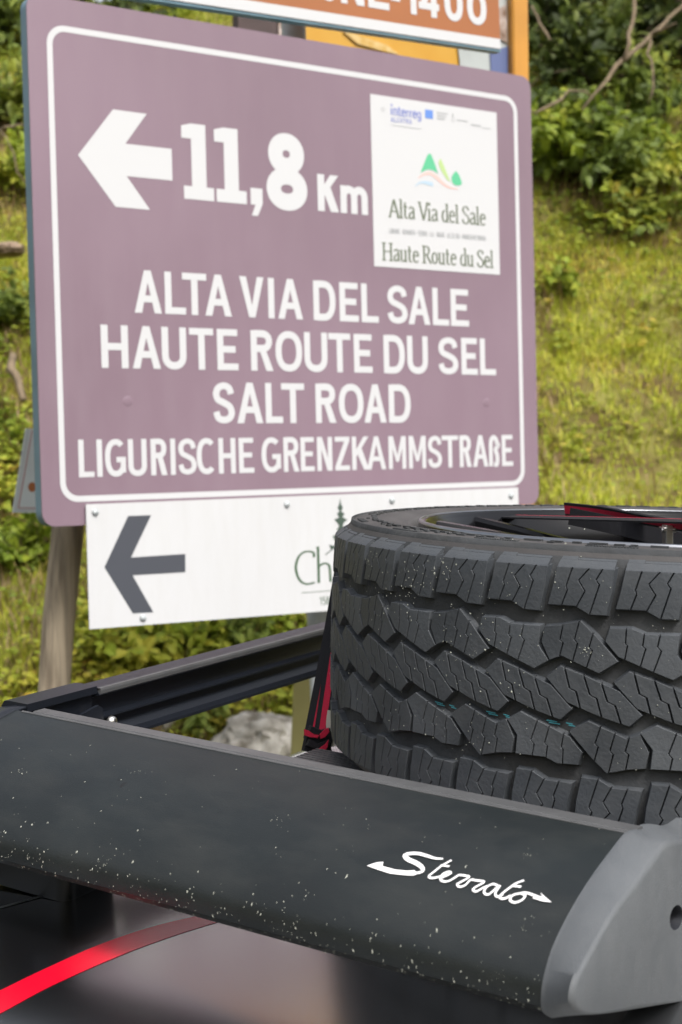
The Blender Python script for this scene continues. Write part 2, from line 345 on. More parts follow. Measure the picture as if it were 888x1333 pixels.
weeds('rusty_weeds', weed_spots(3500, (-2.6, 5.0), (5.0, 10.3), lambda x, y: clump(x, y, 47, 1.3)), M['leaf_yellow'], .012, .034, 'rusty and yellow small weeds in patches on the bank')
weeds('fallen_leaves', weed_spots(330, (-2.4, 5.0), (4.8, 10.3)), M['leaf_yellow'], .03, .055, 'yellow and orange leaves lying in the grass')

def shrub(name, base, size, ntw, mt, label, leafl=.07, arch=1.0, group=None, cat='bush', lpt=26, lean=Vector((0, -.25, 0)), twigmat=None):
    root = empty(name, Vector(base), label, cat, group)
    st = MB(); vs = []; fs = []
    for k in range(ntw):
        a = random.uniform(0, 6.283); el = random.uniform(.25, 1.25)
        d = Vector((math.cos(a)*math.cos(el), math.sin(a)*math.cos(el), math.sin(el))) + lean
        L = size * random.uniform(.55, 1.1); p = Vector((random.gauss(0, .07), random.gauss(0, .07), -.05)) * size; pts = [p.copy()]
        for s in range(7):
            d += Vector((random.gauss(0, .14), random.gauss(0, .14), -.13 * arch * s / 4 + random.gauss(0, .08)))
            d.normalize(); p = p + d * L / 7; pts.append(p.copy())
        st.tube(pts, [max(.002, .011 * size * (1 - i/7.5)) for i in range(8)], 4, False)
        for q in range(lpt):
            t = random.uniform(.22, 1) * 6.999; i = int(t); c = pts[i].lerp(pts[i+1], t - i)
            ld = (pts[i+1] - pts[i]).normalized() * .7 + rv() * .75
            l = leafl * random.choice((.35, .55, .8, 1.0, 1.35)) * random.uniform(.85, 1.15)
            add_leaf(vs, fs, c + rv() * .02 * size, ld, Vector((0, -.55, 1)) + rv() * .35, l, l * random.uniform(.42, .62))
    st.build('stem', twigmat or M['bark'], root)
    mesh('foliage', vs, fs, mt, root)
    return root
def spot(px, py):
    """where the sight line through a point of the bank meets the ground"""
    d = (at(px, py, 1) - EYE); t = 3.0
    while t < 60:
        p = EYE + d * t
        if p.z < bank(p.x, p.y): break
        t += .03
    return Vector((p.x, p.y, bank(p.x, p.y)))
bush_list = [
 (742, 225, .60, 60, 'leaf_lime', 'lime and yellow bush beside the upper right corner of the purple sign', .10),
 (735, 190, .50, 40, 'leaf_yellow', 'bush turning yellow in front of the dark thicket, right of the purple sign', .09),
 (705, 170, .50, 34, 'leaf_mid', 'mid green bush just right of the orange post', .09),
 (800, 245, .60, 44, 'leaf_mid', 'broad green bush under the bare leaning branch', .10),
 (865, 235, .62, 42, 'leaf_lime', 'green bush at the right edge of the photo, below the branch', .10),
 (845, 165, .65, 40, 'leaf_mid', 'high green bush at the right edge above the branch fork', .10),
 (800, 300, .36, 26, 'leaf_yellow', 'low yellow green bush spilling onto the grass below the branch', .075),
 (868, 300, .40, 30, 'leaf_mid', 'low dark bush at the right edge where the grass begins', .08),
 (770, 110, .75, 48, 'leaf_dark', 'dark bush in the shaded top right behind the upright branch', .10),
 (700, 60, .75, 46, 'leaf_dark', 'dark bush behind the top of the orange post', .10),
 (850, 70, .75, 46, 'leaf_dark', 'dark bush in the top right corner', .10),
 (722, 385, .22, 18, 'leaf_lime', 'tuft of leafy weeds by the right edge of the purple sign', .06),
 (15, 60, .70, 46, 'leaf_mid', 'tall green bush at the top left beside the purple sign', .10),
 (10, 165, .62, 40, 'leaf_mid', 'green bush half way up the left edge of the photo', .09),
 (22, 250, .40, 28, 'leaf_lime', 'yellow green bush low at the left edge, above the brown earth', .07),
 (15, 420, .30, 20, 'leaf_mid', 'small green bush beside the lower left of the purple sign', .06),
 (30, 735, .28, 22, 'leaf_lime', 'leafy weed clump under the small grey sign', .06),
 (150, 865, .26, 26, 'leaf_lime', 'leafy weed clump right of the leaning wooden post', .055),
 (235, 850, .26, 28, 'leaf_lime', 'leafy weed clump under the middle of the white arrow sign', .055),
 (310, 845, .22, 22, 'leaf_mid', 'leafy weed clump above the rail, left of the strap', .05),
 (255, 955, .16, 16, 'leaf_mid', 'small weed clump left of the pale boulder', .045),
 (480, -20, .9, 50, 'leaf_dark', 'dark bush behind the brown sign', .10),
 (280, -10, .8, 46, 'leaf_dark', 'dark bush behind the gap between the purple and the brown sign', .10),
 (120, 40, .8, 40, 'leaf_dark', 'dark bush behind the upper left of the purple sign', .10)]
for i, (px, py, s, n, mm, lb, ll) in enumerate(bush_list):
    if px > 690 and py > 120: n = int(n * .7); s *= .92; ll *= .85
    shrub('bush', spot(px, py), s, n, M[mm], lb, ll)
# wood on the upper bank
def tree(px, py, h, label, crown=1.5, mt='leaf_dark', nl=2600):
    b = spot(px, py); root = empty('tree', b, label, 'tree', 'trees on the upper bank')
    t = MB(); pts = [Vector((0, 0, -.2))]; d = Vector((random.gauss(0, .06), random.gauss(0, .06), 1))
    for i in range(8): d += Vector((random.gauss(0, .05), random.gauss(0, .05), 0)); pts.append(pts[-1] + d.normalized() * h / 8)
    t.tube(pts, [.085 * (1 - i / 9.5) for i in range(9)], 8)
    t.build('trunk', M['bark'], root, smooth='all')
    lm = MB(); vs = []; fs = []
    for k in range(26):
        i = random.uniform(1.2, 7.9); c = pts[int(i)].lerp(pts[int(i)+1 if i < 8 else 8], i % 1)
        a = random.uniform(0, 6.283); dd = Vector((math.cos(a), math.sin(a), random.uniform(-.15, .6))).normalized(); L = crown * random.uniform(.5, 1) * (1 - .3 * abs(i - 4) / 4)
        bp = [c]
        for s in range(5): dd = (dd + rv() * .16).normalized(); bp.append(bp[-1] + dd * L / 5)
        lm.tube(bp, [.02, .016, .012, .009, .006, .003], 5, False)
        for q in range(nl // 26):
            u = random.uniform(.15, 1) * 4.999; e = bp[int(u)].lerp(bp[int(u)+1], u % 1) + rv() * .13
            l = random.uniform(.06, .13); add_leaf(vs, fs, e, rv() + dd * .6, Vector((0, -.4, 1)) + rv() * .4, l, l * .55)
    lm.build('limb', M['bark'], root); mesh('crown', vs, fs, M[mt], root)
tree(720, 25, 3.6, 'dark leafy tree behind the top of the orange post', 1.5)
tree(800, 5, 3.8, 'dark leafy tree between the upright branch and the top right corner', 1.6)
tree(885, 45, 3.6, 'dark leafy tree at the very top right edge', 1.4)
tree(-15, -5, 1.5, 'low leafy tree at the top left corner', .9, 'leaf_mid')
tree(560, -40, 2.2, 'dark leafy tree behind the brown sign', 1.5)
tree(330, -30, 1.3, 'low dark tree behind the left end of the brown sign', .9)
tree(150, -20, 1.3, 'low dark tree behind the upper left corner of the purple sign', .9)
def vpath_(pts):
    out = []
    for a, b in zip(pts, pts[1:]): out += [a, a.lerp(b, .5) + Vector((math.sin(a.x*40), math.cos(b.x*37), math.sin(b.z*51))) * .018]
    return out + [pts[-1]]
def vrad(rr, n): return [rr[min(len(rr)-1, int(i*(len(rr)-1)/(n-1)))] for i in range(n)]
def branch(paths, label, mt='twig'):
    o = paths[0][0][0]; b = MB()
    for pts, rr in paths: b.tube([p - o for p in vpath_(pts)], [r_ * .72 * random.uniform(.85, 1.15) for r_ in vrad(rr, len(vpath_(pts)))], 6)
    ob = b.build('bare_branch', M[mt], None, smooth='all'); ob.location = o
    return tag(ob, label, 'branch')
B = lambda px, py, d=8.2: at(px, py, d)
branch([([B(758, 143, 8.0), B(790, 105, 8.1), B(815, 75, 8.2), B(848, 45, 8.3), B(872, 22, 8.4), B(900, -12, 8.5)], [.010, .016, .022, .02, .017, .014]),
        ([B(848, 45, 8.3), B(862, 40, 8.2), B(880, 30, 8.1)], [.015, .012, .006]),
        ([B(845, 48, 8.3), B(842, 70, 8.2), B(850, 95, 8.1), B(846, 130, 8.0)], [.014, .011, .008, .004])], 'leaning bare branch crossing the top right corner')
branch([([B(812, 78, 8.15), B(818, 45, 8.2), B(826, 15, 8.3), B(832, -30, 8.4)], [.014, .015, .014, .012])], 'upright bare branch rising from the fork of the leaning one')
branch([([B(692, 8, 8.3), B(702, 30, 8.2), B(716, 52, 8.1)], [.010, .010, .006])], 'short bare twig just right of the orange post')
branch([([B(690, 145, 8), B(715, 138, 8), B(740, 118, 8.1), B(775, 130, 8.1)], [.008, .012, .010, .006])], 'thin pale branch level with the top corner of the purple sign')
branch([([B(-5, 165, 7.5), B(18, 200, 7.4), B(34, 238, 7.3)], [.006, .006, .004]), ([B(-4, 172, 7.5), B(14, 165, 7.5), B(36, 162, 7.5)], [.006, .008, .004])], 'thin yellow stalks at the left edge')
branch([([B(17, 462, 6.6), B(22, 490, 6.5), B(30, 520, 6.4)], [.028, .024, .02])], 'short dead stick standing beside the left edge of the purple sign')

# stones
def rock(p, sx, sy, sz, label, seed):
    bm = bmesh.new(); bmesh.ops.create_icosphere(bm, subdivisions=4, radius=1)
    for v in bm.verts:
        n_ = noise.noise(v.co * 1.3 + Vector((seed, 0, 0))) * .35 + noise.noise(v.co * 3.1 + Vector((seed, 5, 0))) * .14 + noise.noise(v.co * 8 + Vector((seed, 5, 9))) * .07 - .10 * max(0, 1 - abs(noise.noise(v.co * 2.1 + Vector((seed, 3, 3)))) * 14)
        c = v.co * (1 + n_); v.co = Vector((c.x * sx, c.y * sy, c.z * sz))
    me = bpy.data.meshes.new('boulder'); bm.to_mesh(me); bm.free(); me.materials.append(M['rock'])
    me.polygons.foreach_set('use_smooth', [True] * len(me.polygons)); me.set_sharp_from_angle(angle=rad(28))
    o = link('boulder', me); o.location = p; return tag(o, label, 'rock')
q = spot(338, 992)
rock(at(336, 968, q.y), .165, .16, .125, 'large pale boulder seen between the rail and the fairing', 2.0)
rock(at(370, 922, q.y + .25), .05, .05, .028, 'flat pale stone above the large boulder', 5.0)
rock(at(215, 938, q.y + .1), .06, .05, .05, 'small pale stone behind the bracket, left of the boulder', 8.0)
ro = rock(at(6, 325, 7.0), .10, .1, .035, 'flat brownish stone half way up the left edge', 11.0); ro.data.materials[0] = M['rock_brown']
rock(at(395, 880, q.y + .4), .05, .05, .035, 'small stone just under the rail', 14.0)

# ------------------------------------------------------------------ lettering (drawn strokes, flat print)
def arc(cx, cy, rx, ry, a0, a1, n=14, sup=1.0):
    o = []
    for i in range(n+1):
        a = rad(a0 + (a1-a0)*i/n); c, s = math.cos(a), math.sin(a)
        o.append((cx + rx*math.copysign(abs(c)**sup, c), cy + ry*math.copysign(abs(s)**sup, s)))
    return o
def spline(pts, n=6):
    o = []; P = [pts[0]] + list(pts) + [pts[-1]]
    for i in range(1, len(P)-2):
        for k in range(n):
            t = k/n; a, b, c, d = P[i-1], P[i], P[i+1], P[i+2]
            o.append(tuple(.5*((2*b[j]) + (-a[j]+c[j])*t + (2*a[j]-5*b[j]+4*c[j]-d[j])*t*t + (-a[j]+3*b[j]-3*c[j]+d[j])*t**3) for j in (0, 1)))
    o.append(tuple(pts[-1])); return o
class Ink:
    """flat print: every stroke is a thin film a hair above the one before"""
    def __init__(s, z0=0.0004, dz=0.00004): s.m = MB(); s.z = z0; s.dz = dz; s.k = 0
    def poly(s, pts):
        n = len(pts); ar = sum(pts[i][0]*pts[(i+1)%n][1]-pts[(i+1)%n][0]*pts[i][1] for i in range(n))
        if ar < 0: pts = pts[::-1]
        z = s.z + s.dz * (s.k % 6); s.k += 1
        s.m.add([(x, y, z) for x, y in pts], [tuple(range(n))])
    def rect(s, x0, y0, x1, y1): s.poly([(x0, y0), (x1, y0), (x1, y1), (x0, y1)])
    def stroke(s, pts, wv, wh=None, closed=False, taper=None):
        wh = wh or wv; n = len(pts); L = []; Rr = []
        for i in range(n):
            if closed: a, b = pts[(i-1) % n], pts[(i+1) % n]
            else: a, b = pts[max(0, i-1)], pts[min(n-1, i+1)]
            dx, dy = b[0]-a[0], b[1]-a[1]; l = math.hypot(dx, dy) or 1; nx_, ny_ = -dy/l, dx/l
            k = 1.0
            if not closed and 0 < i < n-1:
                d1 = Vector((pts[i][0]-a[0], pts[i][1]-a[1])); d2 = Vector((b[0]-pts[i][0], b[1]-pts[i][1]))
                if d1.length > 0 and d2.length > 0: k = 1 / max(.5, math.cos(d1.angle(d2) / 2))
            if taper: k *= taper[i] if i < len(taper) else taper[-1]
            ox, oy = nx_*wv/2*k, ny_*wh/2*k
            L.append((pts[i][0]+ox, pts[i][1]+oy)); Rr.append((pts[i][0]-ox, pts[i][1]-oy))
        z = s.z + s.dz * (s.k % 6); s.k += 1
        vs = [(x, y, z) for x, y in L + Rr]
        s.m.add(vs, [(n+i, n+(i+1) % n, (i+1) % n, i) for i in range(n if closed else n-1)])
def glyph(I, ch, x, y, W, H, t):
    """capital and figure shapes filling the box W x H with stroke t"""
    r_ = lambda a, b, c, d: I.rect(x+a, y+b, x+c, y+d)
    pl = lambda P: I.poly([(x+a, y+b) for a, b in P])
    st = lambda P, **k: I.stroke([(x+a, y+b) for a, b in P], k.pop('w', t), **k)
    h = t/2; q = t*.92
    if ch == 'A':
        pl([(0,0),(t*1.08,0),(W/2+h*.75,H),(W/2-h,H)]); pl([(W-t*1.08,0),(W,0),(W/2+h,H),(W/2-h*.75,H)])
        b = .25*H; r_(W/2*b/H+t*.6, b, W-W/2*b/H-t*.6, b+q)
    elif ch == 'V': pl([(0,H),(t*1.08,H),(W/2+h*.75,0),(W/2-h,0)]); pl([(W-t*1.08,H),(W,H),(W/2+h,0),(W/2-h*.75,0)])
    elif ch == 'L': r_(0,0,t,H); r_(t*.9,0,W,q)
    elif ch == 'I': r_(0,0,min(W, t*1.05),H)
    elif ch == 'T': r_(0,H-q,W,H); r_(W/2-h,0,W/2+h,H-q*.5)
    elif ch == 'H': r_(0,0,t,H); r_(W-t,0,W,H); r_(t*.5,.5*H-q/2,W-t*.5,.5*H+q/2)
    elif ch == 'E': r_(0,0,t,H); r_(t*.9,0,W,q); r_(t*.9,H-q,W*.97,H); r_(t*.9,.51*H-q/2,W*.88,.51*H+q/2)
    elif ch == 'D':
        r_(0,0,t,H); st([(t*.6,H-q/2)] + [(W*.45,H-q/2)] + arc(W*.45,H/2,W*.55-h,H/2-q/2,88,-88,18,.86) + [(W*.45,q/2),(t*.6,q/2)])
    elif ch == 'U': st([(h,H),(h,H*.6)] + arc(W/2,W*.5,W/2-h,W*.5-q/2,180,360,16,.9) + [(W-h,H*.6),(W-h,H)])
    elif ch == 'O': st(arc(W/2,H/2,W/2-h,H/2-q/2,0,352,40,.86), closed=True)
    elif ch == '0': st(arc(W/2,H/2,W/2-h,H/2-q/2,0,352,36,.84), closed=True)
    elif ch == 'C': st(arc(W*.52,H/2,W*.52-h,H/2-q/2,48,312,30,.86))
    elif ch == 'G': st(arc(W*.52,H/2,W*.52-h,H/2-q/2,48,322,30,.86)); r_(W*.55,.38*H,W,.38*H+q); r_(W-t,0.1*H,W,.40*H)
    elif ch == 'S':
        P = [(.97,.76),(.86,.93),(.52,1),(.16,.93),(.02,.76),(.13,.60),(.48,.51),(.86,.40),(1,.22),(.86,.06),(.5,0),(.14,.06),(0,.24)]
        st(spline([(h+a*(W-t), q/2+b*(H-q)) for a, b in P]), wh=q)
    elif ch == 'R':
        r_(0,0,t,H); st([(t*.6,H-q/2),(W*.5,H-q/2)] + arc(W*.5,H*.735,W*.46-h,H*.265-q/2,88,-88,14,.9) + [(W*.5,H*.47+q/2),(t*.6,H*.47+q/2)])
        pl([(W*.40,H*.49),(W*.40+t*1.05,H*.49),(W,0),(W-t*1.15,0)])
    elif ch == 'N': r_(0,0,t,H); r_(W-t,0,W,H); pl([(t*.2,H),(t*1.15,H),(W-t*.2,0),(W-t*1.15,0)])
    elif ch == 'Z': r_(0,H-q,W,H); r_(0,0,W,q); pl([(0,q*.8),(t*1.15,q*.8),(W,H-q*.8),(W-t*1.15,H-q*.8)])
    elif ch == 'K': r_(0,0,t,H); pl([(t*.8,.36*H),(t*.8,.36*H+t*1.4),(W-t*1.2,H),(W-t*.02,H)]); pl([(W*.30,.50*H),(W*.36+t*.8,.66*H),(W,0),(W-t*1.2,0)])
    elif ch == 'M': r_(0,0,t*.95,H); r_(W-t*.95,0,W,H); pl([(t*.2,H),(t*1.1,H),(W/2+h*.7,.22*H),(W/2-h*.7,.22*H)]); pl([(W-t*1.1,H),(W-t*.2,H),(W/2+h*.7,.22*H),(W/2-h*.7,.22*H)])
    elif ch == 's':
        st([(h,0),(h,H*.7)] + arc(W*.46,H*.72,W*.46-h,H*.28-h,178,10,12) + spline([(W*.86,H*.66),(W*.62,H*.53),(W*.93-h,H*.36),(W*.94-h,H*.16),(W*.7,q*.45),(W*.46,q*.45)]))
    elif ch == '1': r_(W*.30+t*.0,0,W*.30+t,H); r_(0.04*W,0,W,q*.85); pl([(0,H*.80),(0,H*.96),(W*.30,H),(W*.34,H),(W*.34,H*.80)])
    elif ch == 'i': r_(W*.5-h,0,W*.5+h,H); pl([(W*.5-h,H),(W*.5-h,H-t*1.2),(0,H*.72),(0,H*.86)])
    elif ch == ',': pl([(.10*W,H),(W,H),(W,H*.45),(W*.62,0),(W*.15,0),(W*.45,H*.40),(.10*W,H*.40)])
    elif ch == '8': st(arc(W/2,H*.735,W*.44-h,H*.265-q/2,0,350,28,.95), closed=True); st(arc(W/2,H*.275,W/2-h,H*.275-q/2,0,350,28,.95), closed=True)
    elif ch == '4': r_(W*.60,0,W*.60+t,H); r_(0,H*.20,W,H*.20+q); pl([(0,H*.20),(t*.2,H*.34),(W*.60,H),(W*.60,H-t*1.6),(t*1.1,H*.24)])
    elif ch == '-': r_(0,0,W,H)
    elif ch == 'm':
        r_(0,0,t,H)
        for c in (0, 1):
            x0 = h + c*(W-t)/2; st([(x0, H*.6)] + arc(x0+(W-t)/4, H*.62, (W-t)/4, H*.38-q/2, 175, 0, 10) + [(x0+(W-t)/2, H*.5), (x0+(W-t)/2, 0)])
    elif ch == '5': r_(W*.1,H-q,W*.92,H); r_(W*.1,H*.5,W*.1+t,H-q*.5); st(spline([(W*.12,H*.54),(W*.5,H*.62),(W-h,H*.48),(W-h,H*.18),(W*.5,q/2),(h,H*.1)]))
def line_of(I, glyphs, t):
    for g in glyphs: glyph(I, g[0], g[1], g[3], g[2]-g[1], g[4]-g[3], t)
# lower case with a contrast pen; each entry: advance width, drawing
def lc(I, ch, x, y, H, wv, wh, serif=True, s=1.0):
    X = H * .66; st = lambda P, **k: I.stroke([(x+a*H*s, y+b*H) for a, b in P], wv, wh, **k)
    sf = lambda a, b, l=.11: I.rect(x+(a-l)*H*s, y+b*H-wh*.5, x+(a+l)*H*s, y+b*H+wh*.5) if serif else None
    k = .66
    if ch == 'A': st([(.02,0),(.26,1)]); I.stroke([(x+.26*H*s,y+H),(x+.52*H*s,y)], wv*1.2, wh); st([(.11,.34),(.42,.34)]); sf(.03,.02,.08); sf(.51,.02,.1); return .55
    if ch == 'H': st([(.1,0),(.1,1)]); st([(.5,0),(.5,1)]); st([(.1,.52),(.5,.52)]); [sf(a, b) for a in (.1,.5) for b in (.02,.98)]; return .62
    if ch == 'V': I.stroke([(x+.04*H*s,y+H),(x+.28*H*s,y)], wv*1.1, wh); st([(.5,1),(.28,0)]); sf(.05,.98,.09); sf(.5,.98,.08); return .50
    if ch == 'S': st(spline([(.36,.78),(.32,.93),(.2,.985),(.08,.9),(.06,.74),(.2,.54),(.36,.38),(.37,.17),(.27,.03),(.16,.015),(.06,.1),(.03,.25)])); return .43
    if ch == 'R': st([(.1,0),(.1,1)]); st([(.1,.98),(.25,.98)] + arc(.25,.74,.14,.24,85,-85) + [(.25,.5),(.1,.5)]); I.stroke([(x+.24*H*s,y+.5*H),(x+.5*H*s,y)], wv*1.2, wh); sf(.1,.02); sf(.07,.98,.08); return .52
    if ch == 'l': st([(.1,0),(.1,1.04)]); sf(.1,.02); sf(.07,1.02,.06); return .21
    if ch == 'i': st([(.1,0),(.1,k)]); sf(.1,.02); sf(.07,k-.02,.06); I.rect(x+.06*H*s, y+.85*H, x+.06*H*s+wv*1.2, y+.85*H+wv*1.2); return .21
    if ch == 't': st([(.11,.9),(.11,.12),(.17,.02),(.27,.04)]); st([(.02,k-.02),(.25,k-.02)]); return .29
    if ch == 'a': st(spline([(.07,.55),(.15,k),(.25,k-.02),(.3,.54)]) + [(.3,.1),(.36,.02)]); st(spline([(.3,.42),(.12,.32),(.06,.16),(.12,.02),(.22,.05),(.3,.16)])); return .38
    if ch == 'd': st(arc(.2,.33,.14,.32,80,355) ); st([(.33,0),(.33,1.04)]); sf(.3,1.02,.06); sf(.36,.02,.05); return .42
    if ch == 'e': st([(.06,.38),(.33,.38)] + arc(.2,.37,.135,.28,10,180,10) + arc(.2,.3,.14,.29,180,320,10)); return .38
    if ch == 'u': st([(.09,k),(.09,.17)] + arc(.2,.15,.11,.13,180,350,8)); st([(.33,0),(.33,k)]); sf(.06,k-.02,.06); sf(.3,k-.02,.06); sf(.37,.02,.05); return .44
    if ch == 'o': st(arc(.2,.33,.14,.31,0,350,22), closed=True); return .40
    if ch == 'n': st([(.09,0),(.09,k)]); st(arc(.21,.48,.12,.16,170,0,8) + [(.33,0)]); return .42
    if ch == 'r': st([(.09,0),(.09,k)]); st(spline([(.09,.45),(.16,.6),(.26,.63)])); return .28
    if ch == 'g': st(arc(.2,.35,.14,.29,0,350,20), closed=True); st([(.33,k),(.33,-.08)] + arc(.2,-.1,.13,.12,0,-150,8)); return .42
    if ch == ' ': return .20
    return .3
def ltext(I, txt, x0, x1, y0, y1, H, wv, wh, serif=True):
    J = Ink(); tot = sum(lc(J, c, 0, 0, H, wv, wh, serif) for c in txt) * H
    s = (x1 - x0) / tot; x = x0
    for c in txt:
        yy = y0 + (y1 - y0) * (x - x0) / (x1 - x0)
        x += lc(I, c, x, yy, H, wv, wh, serif, s) * H * s
def captext(I, txt, x0, x1, y0, y1, H, t):
    wd = {'I': .35, ' ': .45, '-': .5, 'M': 1.25}; tot = sum(wd.get(c, 1) for c in txt); s = (x1-x0)/tot; x = x0
    for c in txt:
        q = wd.get(c, 1)*s; yy = y0 + (y1-y0)*(x-x0)/(x1-x0)
        if c == '-': I.rect(x+q*.2, yy+H*.4, x+q*.8, yy+H*.6)
        elif c != ' ': glyph(I, c, x, yy, q*.80, H, t)
        x += q

# ------------------------------------------------------------------ purple sign
SB = (Vector((.8255, .5645, -.0015)), Vector((-.0067, .0125, .9999)), Vector((.5644, -.8254, .0141)))
SO = Vector((-.0511, 3.1481, 2.0781)); SW = .625
def rrect(x0, y0, x1, y1, r, n=7):
    return arc(x1-r, y1-r, r, r, 0, 90, n) + arc(x0+r, y1-r, r, r, 90, 180, n) + arc(x0+r, y0+r, r, r, 180, 270, n) + arc(x1-r, y0+r, r, r, 270, 360, n)
sgn = empty('road_sign', frame(*SB, SO), 'large purple direction sign with white arrow reading 11,8 Km and the salt road names', 'road sign')
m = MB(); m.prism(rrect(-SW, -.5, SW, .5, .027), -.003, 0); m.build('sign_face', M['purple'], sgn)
m = MB(); ol = rrect(-SW, -.5, SW, .5, .027); il = rrect(-SW+.003, -.497, SW-.003, .497, .024); n = len(ol)
m.add([(x, y, -.0032) for x, y in ol] + [(x, y, -.030) for x, y in ol] + [(x, y, -.030) for x, y in il] + [(x, y, -.0032) for x, y in il],
      [(k*n+i, (k+1) % 4*n+i, (k+1) % 4*n+(i+1) % n, k*n+(i+1) % n) for k in range(4) for i in range(n)])
m.build('edge_flange', M['steel_blue'], sgn)
I = Ink(); bo = rrect(-.5870, -.4550, .5820, .4480, .037, 8); bi = rrect(-.5755, -.4435, .5705, .4365, .0265, 8)
n = len(bo); I.m.add([(x, y, .0004) for x, y in bo + bi], [(i, (i+1) % n, n+(i+1) % n, n+i) for i in range(n)]); I.m.build('border_line', M['print_white'], sgn)
I = Ink(); I.poly([(-.5298,.2069),(-.4538,.3020),(-.3813,.3015),(-.4293,.2385),(-.3283,.2386),(-.3283,.1759),(-.4285,.1758),(-.3796,.1141),(-.4542,.1145)]); I.m.build('arrow', M['print_white'], sgn)
I = Ink()
glyph(I, '1', -.3056, .1425, .0715, .151, .0335); glyph(I, '1', -.2311, .1425, .0735, .151, .0335); glyph(I, ',', -.1512, .1208, .0318, .0566, .03)
glyph(I, '8', -.1092, .1385, .1008, .158, .0355); I.m.build('distance_figures', M['print_white'], sgn)
I = Ink(); glyph(I, 'K', .0176, .1431, .0540, .0778, .0175); glyph(I, 'm', .0760, .1431, .0715, .0590, .0165); I.m.build('distance_unit', M['print_white'], sgn)
def sline(name, words, t, v0, v1):
    I = Ink()
    for g in words: glyph(I, g[0], g[1], v0, g[2]-g[1], v1-v0, t)
    I.m.build(name, M['print_white'], sgn)
sline('lettering', [('A',-.4195,-.3598),('L',-.3524,-.3058),('T',-.313,-.2579),('A',-.2618,-.2),('V',-.1806,-.1226),('I',-.1121,-.0973),('A',-.0885,-.0272),('D',-.0001,.0564),('E',.067,.1166),('L',.1242,.1696),('S',.1938,.2491),('A',.251,.3123),('L',.3191,.3657),('E',.3712,.4237)], .0148, -.0885, -.0050)
sline('lettering', [('H',-.4937,-.4359),('A',-.4271,-.3656),('U',-.3625,-.3075),('T',-.3004,-.2452),('E',-.2368,-.1876),('R',-.1572,-.1035),('O',-.0976,-.0317),('U',-.0261,.0323),('T',.036,.0925),('E',.1014,.1502),('D',.1808,.2384),('U',.2451,.3027),('S',.3322,.3895),('E',.3987,.4465),('L',.4537,.501)], .0148, -.1978, -.1145)
sline('lettering', [('S',-.25,-.1992),('A',-.1938,-.1317),('L',-.1252,-.0832),('T',-.0861,-.0291),('R',-.0007,.0518),('O',.0587,.1233),('A',.1252,.1849),('D',.1915,.2512)], .0148, -.3060, -.2228)
sline('lettering', [('L',-.5476,-.5153),('I',-.5095,-.4981),('G',-.4923,-.4481),('U',-.4428,-.4025),('R',-.3935,-.3573),('I',-.3499,-.3389),('S',-.3328,-.2913),('C',-.2906,-.2465),('H',-.2401,-.2003),('E',-.1925,-.1565),('G',-.138,-.0912),('R',-.0844,-.0455),('E',-.0417,-.0071),('N',-.0001,.0386),('Z',.0458,.0837),('K',.0902,.1347),('A',.1288,.1806),('M',.1881,.2357),('M',.2434,.2911),('S',.2966,.3366),('T',.3366,.3836),('R',.3876,.4224),('A',.4265,.4717),('s',.4742,.5067),('E',.5134,.5472)], .0112, -.4080, -.3360)
# white information sticker on the purple face
pn = MB(); pn.prism([(.1607, .0338), (.5182, .0338), (.5182, .4058), (.1607, .4058)], 0, .0009)
pan = pn.build('route_panel', M['print_white'], sgn)
def sub(name, I, mt, par=pan): I.m.build(name, M[mt], par)
I = Ink(.0014); ltext(I, 'Alta Via del Sale', .2042, .4790, .1433, .1441, .0395, .0046, .0024); sub('lettering', I, 'ink_olive')
I = Ink(.0014); ltext(I, 'Haute Route du Sel', .1826, .4993, .0481, .0484, .0385, .0046, .0024); sub('lettering', I, 'ink_olive')
I = Ink(.0014); captext(I, 'LIMONE PIEMONTE - TENDE - LA BRIGUE - ALTA VIA - MONESI DI TRIORA', .2029, .4790, .1085, .1100, .0105, .0016); sub('lettering', I, 'ink_pale')
I = Ink(.0014); ltext(I, 'interreg', .2130, .2997, .3672, .3668, .0215, .0042, .0036, False); sub('lettering', I, 'letter_blue')
I = Ink(.0014); captext(I, 'ALCOTRA', .2145, .2735, .3520, .3530, .0098, .0020); sub('lettering', I, 'letter_blue')
I = Ink(.0014); I.rect(.2150, .3440, .2980, .3450); I.m.build('rule_line', M['ink_pale'], pan)
I = Ink(.0014)
for k in range(3): I.rect(.343, .3850-.0065*k, .343+.030-.004*k, .3873-.0065*k)
sub('fine_lettering', I, 'ink_pale')
for r4 in ((.399, .3745, .432, .3768), (.441, .3680, .470, .3715), (.474, .3655, .500, .3672)):
    I = Ink(.0014); I.rect(*r4); sub('fine_lettering', I, 'ink_pale')
I = Ink(.0014); I.stroke(arc(.3885, .3760, .0035, .0065, 0, 340, 12), .0012, closed=True); I.rect(.3870, .382, .390, .389); sub('small_emblem', I, 'ink_pale'); I = Ink(.0014); I.stroke(arc(.1935, .3760, .004, .004, 0, 340, 10), .0012, closed=True); sub('small_emblem', I, 'ink_pale')
I = Ink(.0014); I.rect(.3094, .3704, .3318, .3895); sub('flag', I, 'eu_blue')
I = Ink(.0014); I.poly(spline([(.2931,.2474),(.3027,.2675),(.3131,.2877),(.3204,.2925),(.3264,.2873),(.3359,.2671),(.3425,.2500)],3) + spline([(.3300,.2560),(.3177,.2575),(.3060,.2545)],3)); sub('logo_hill', I, 'logo_green')
I = Ink(.0014); I.poly(spline([(.3943,.2613),(.4031,.2522),(.4103,.2368),(.4068,.2300),(.3931,.2285),(.3841,.2327),(.3809,.2431),(.3849,.2523),(.3943,.2613)],3)); sub('logo_drop', I, 'logo_green')
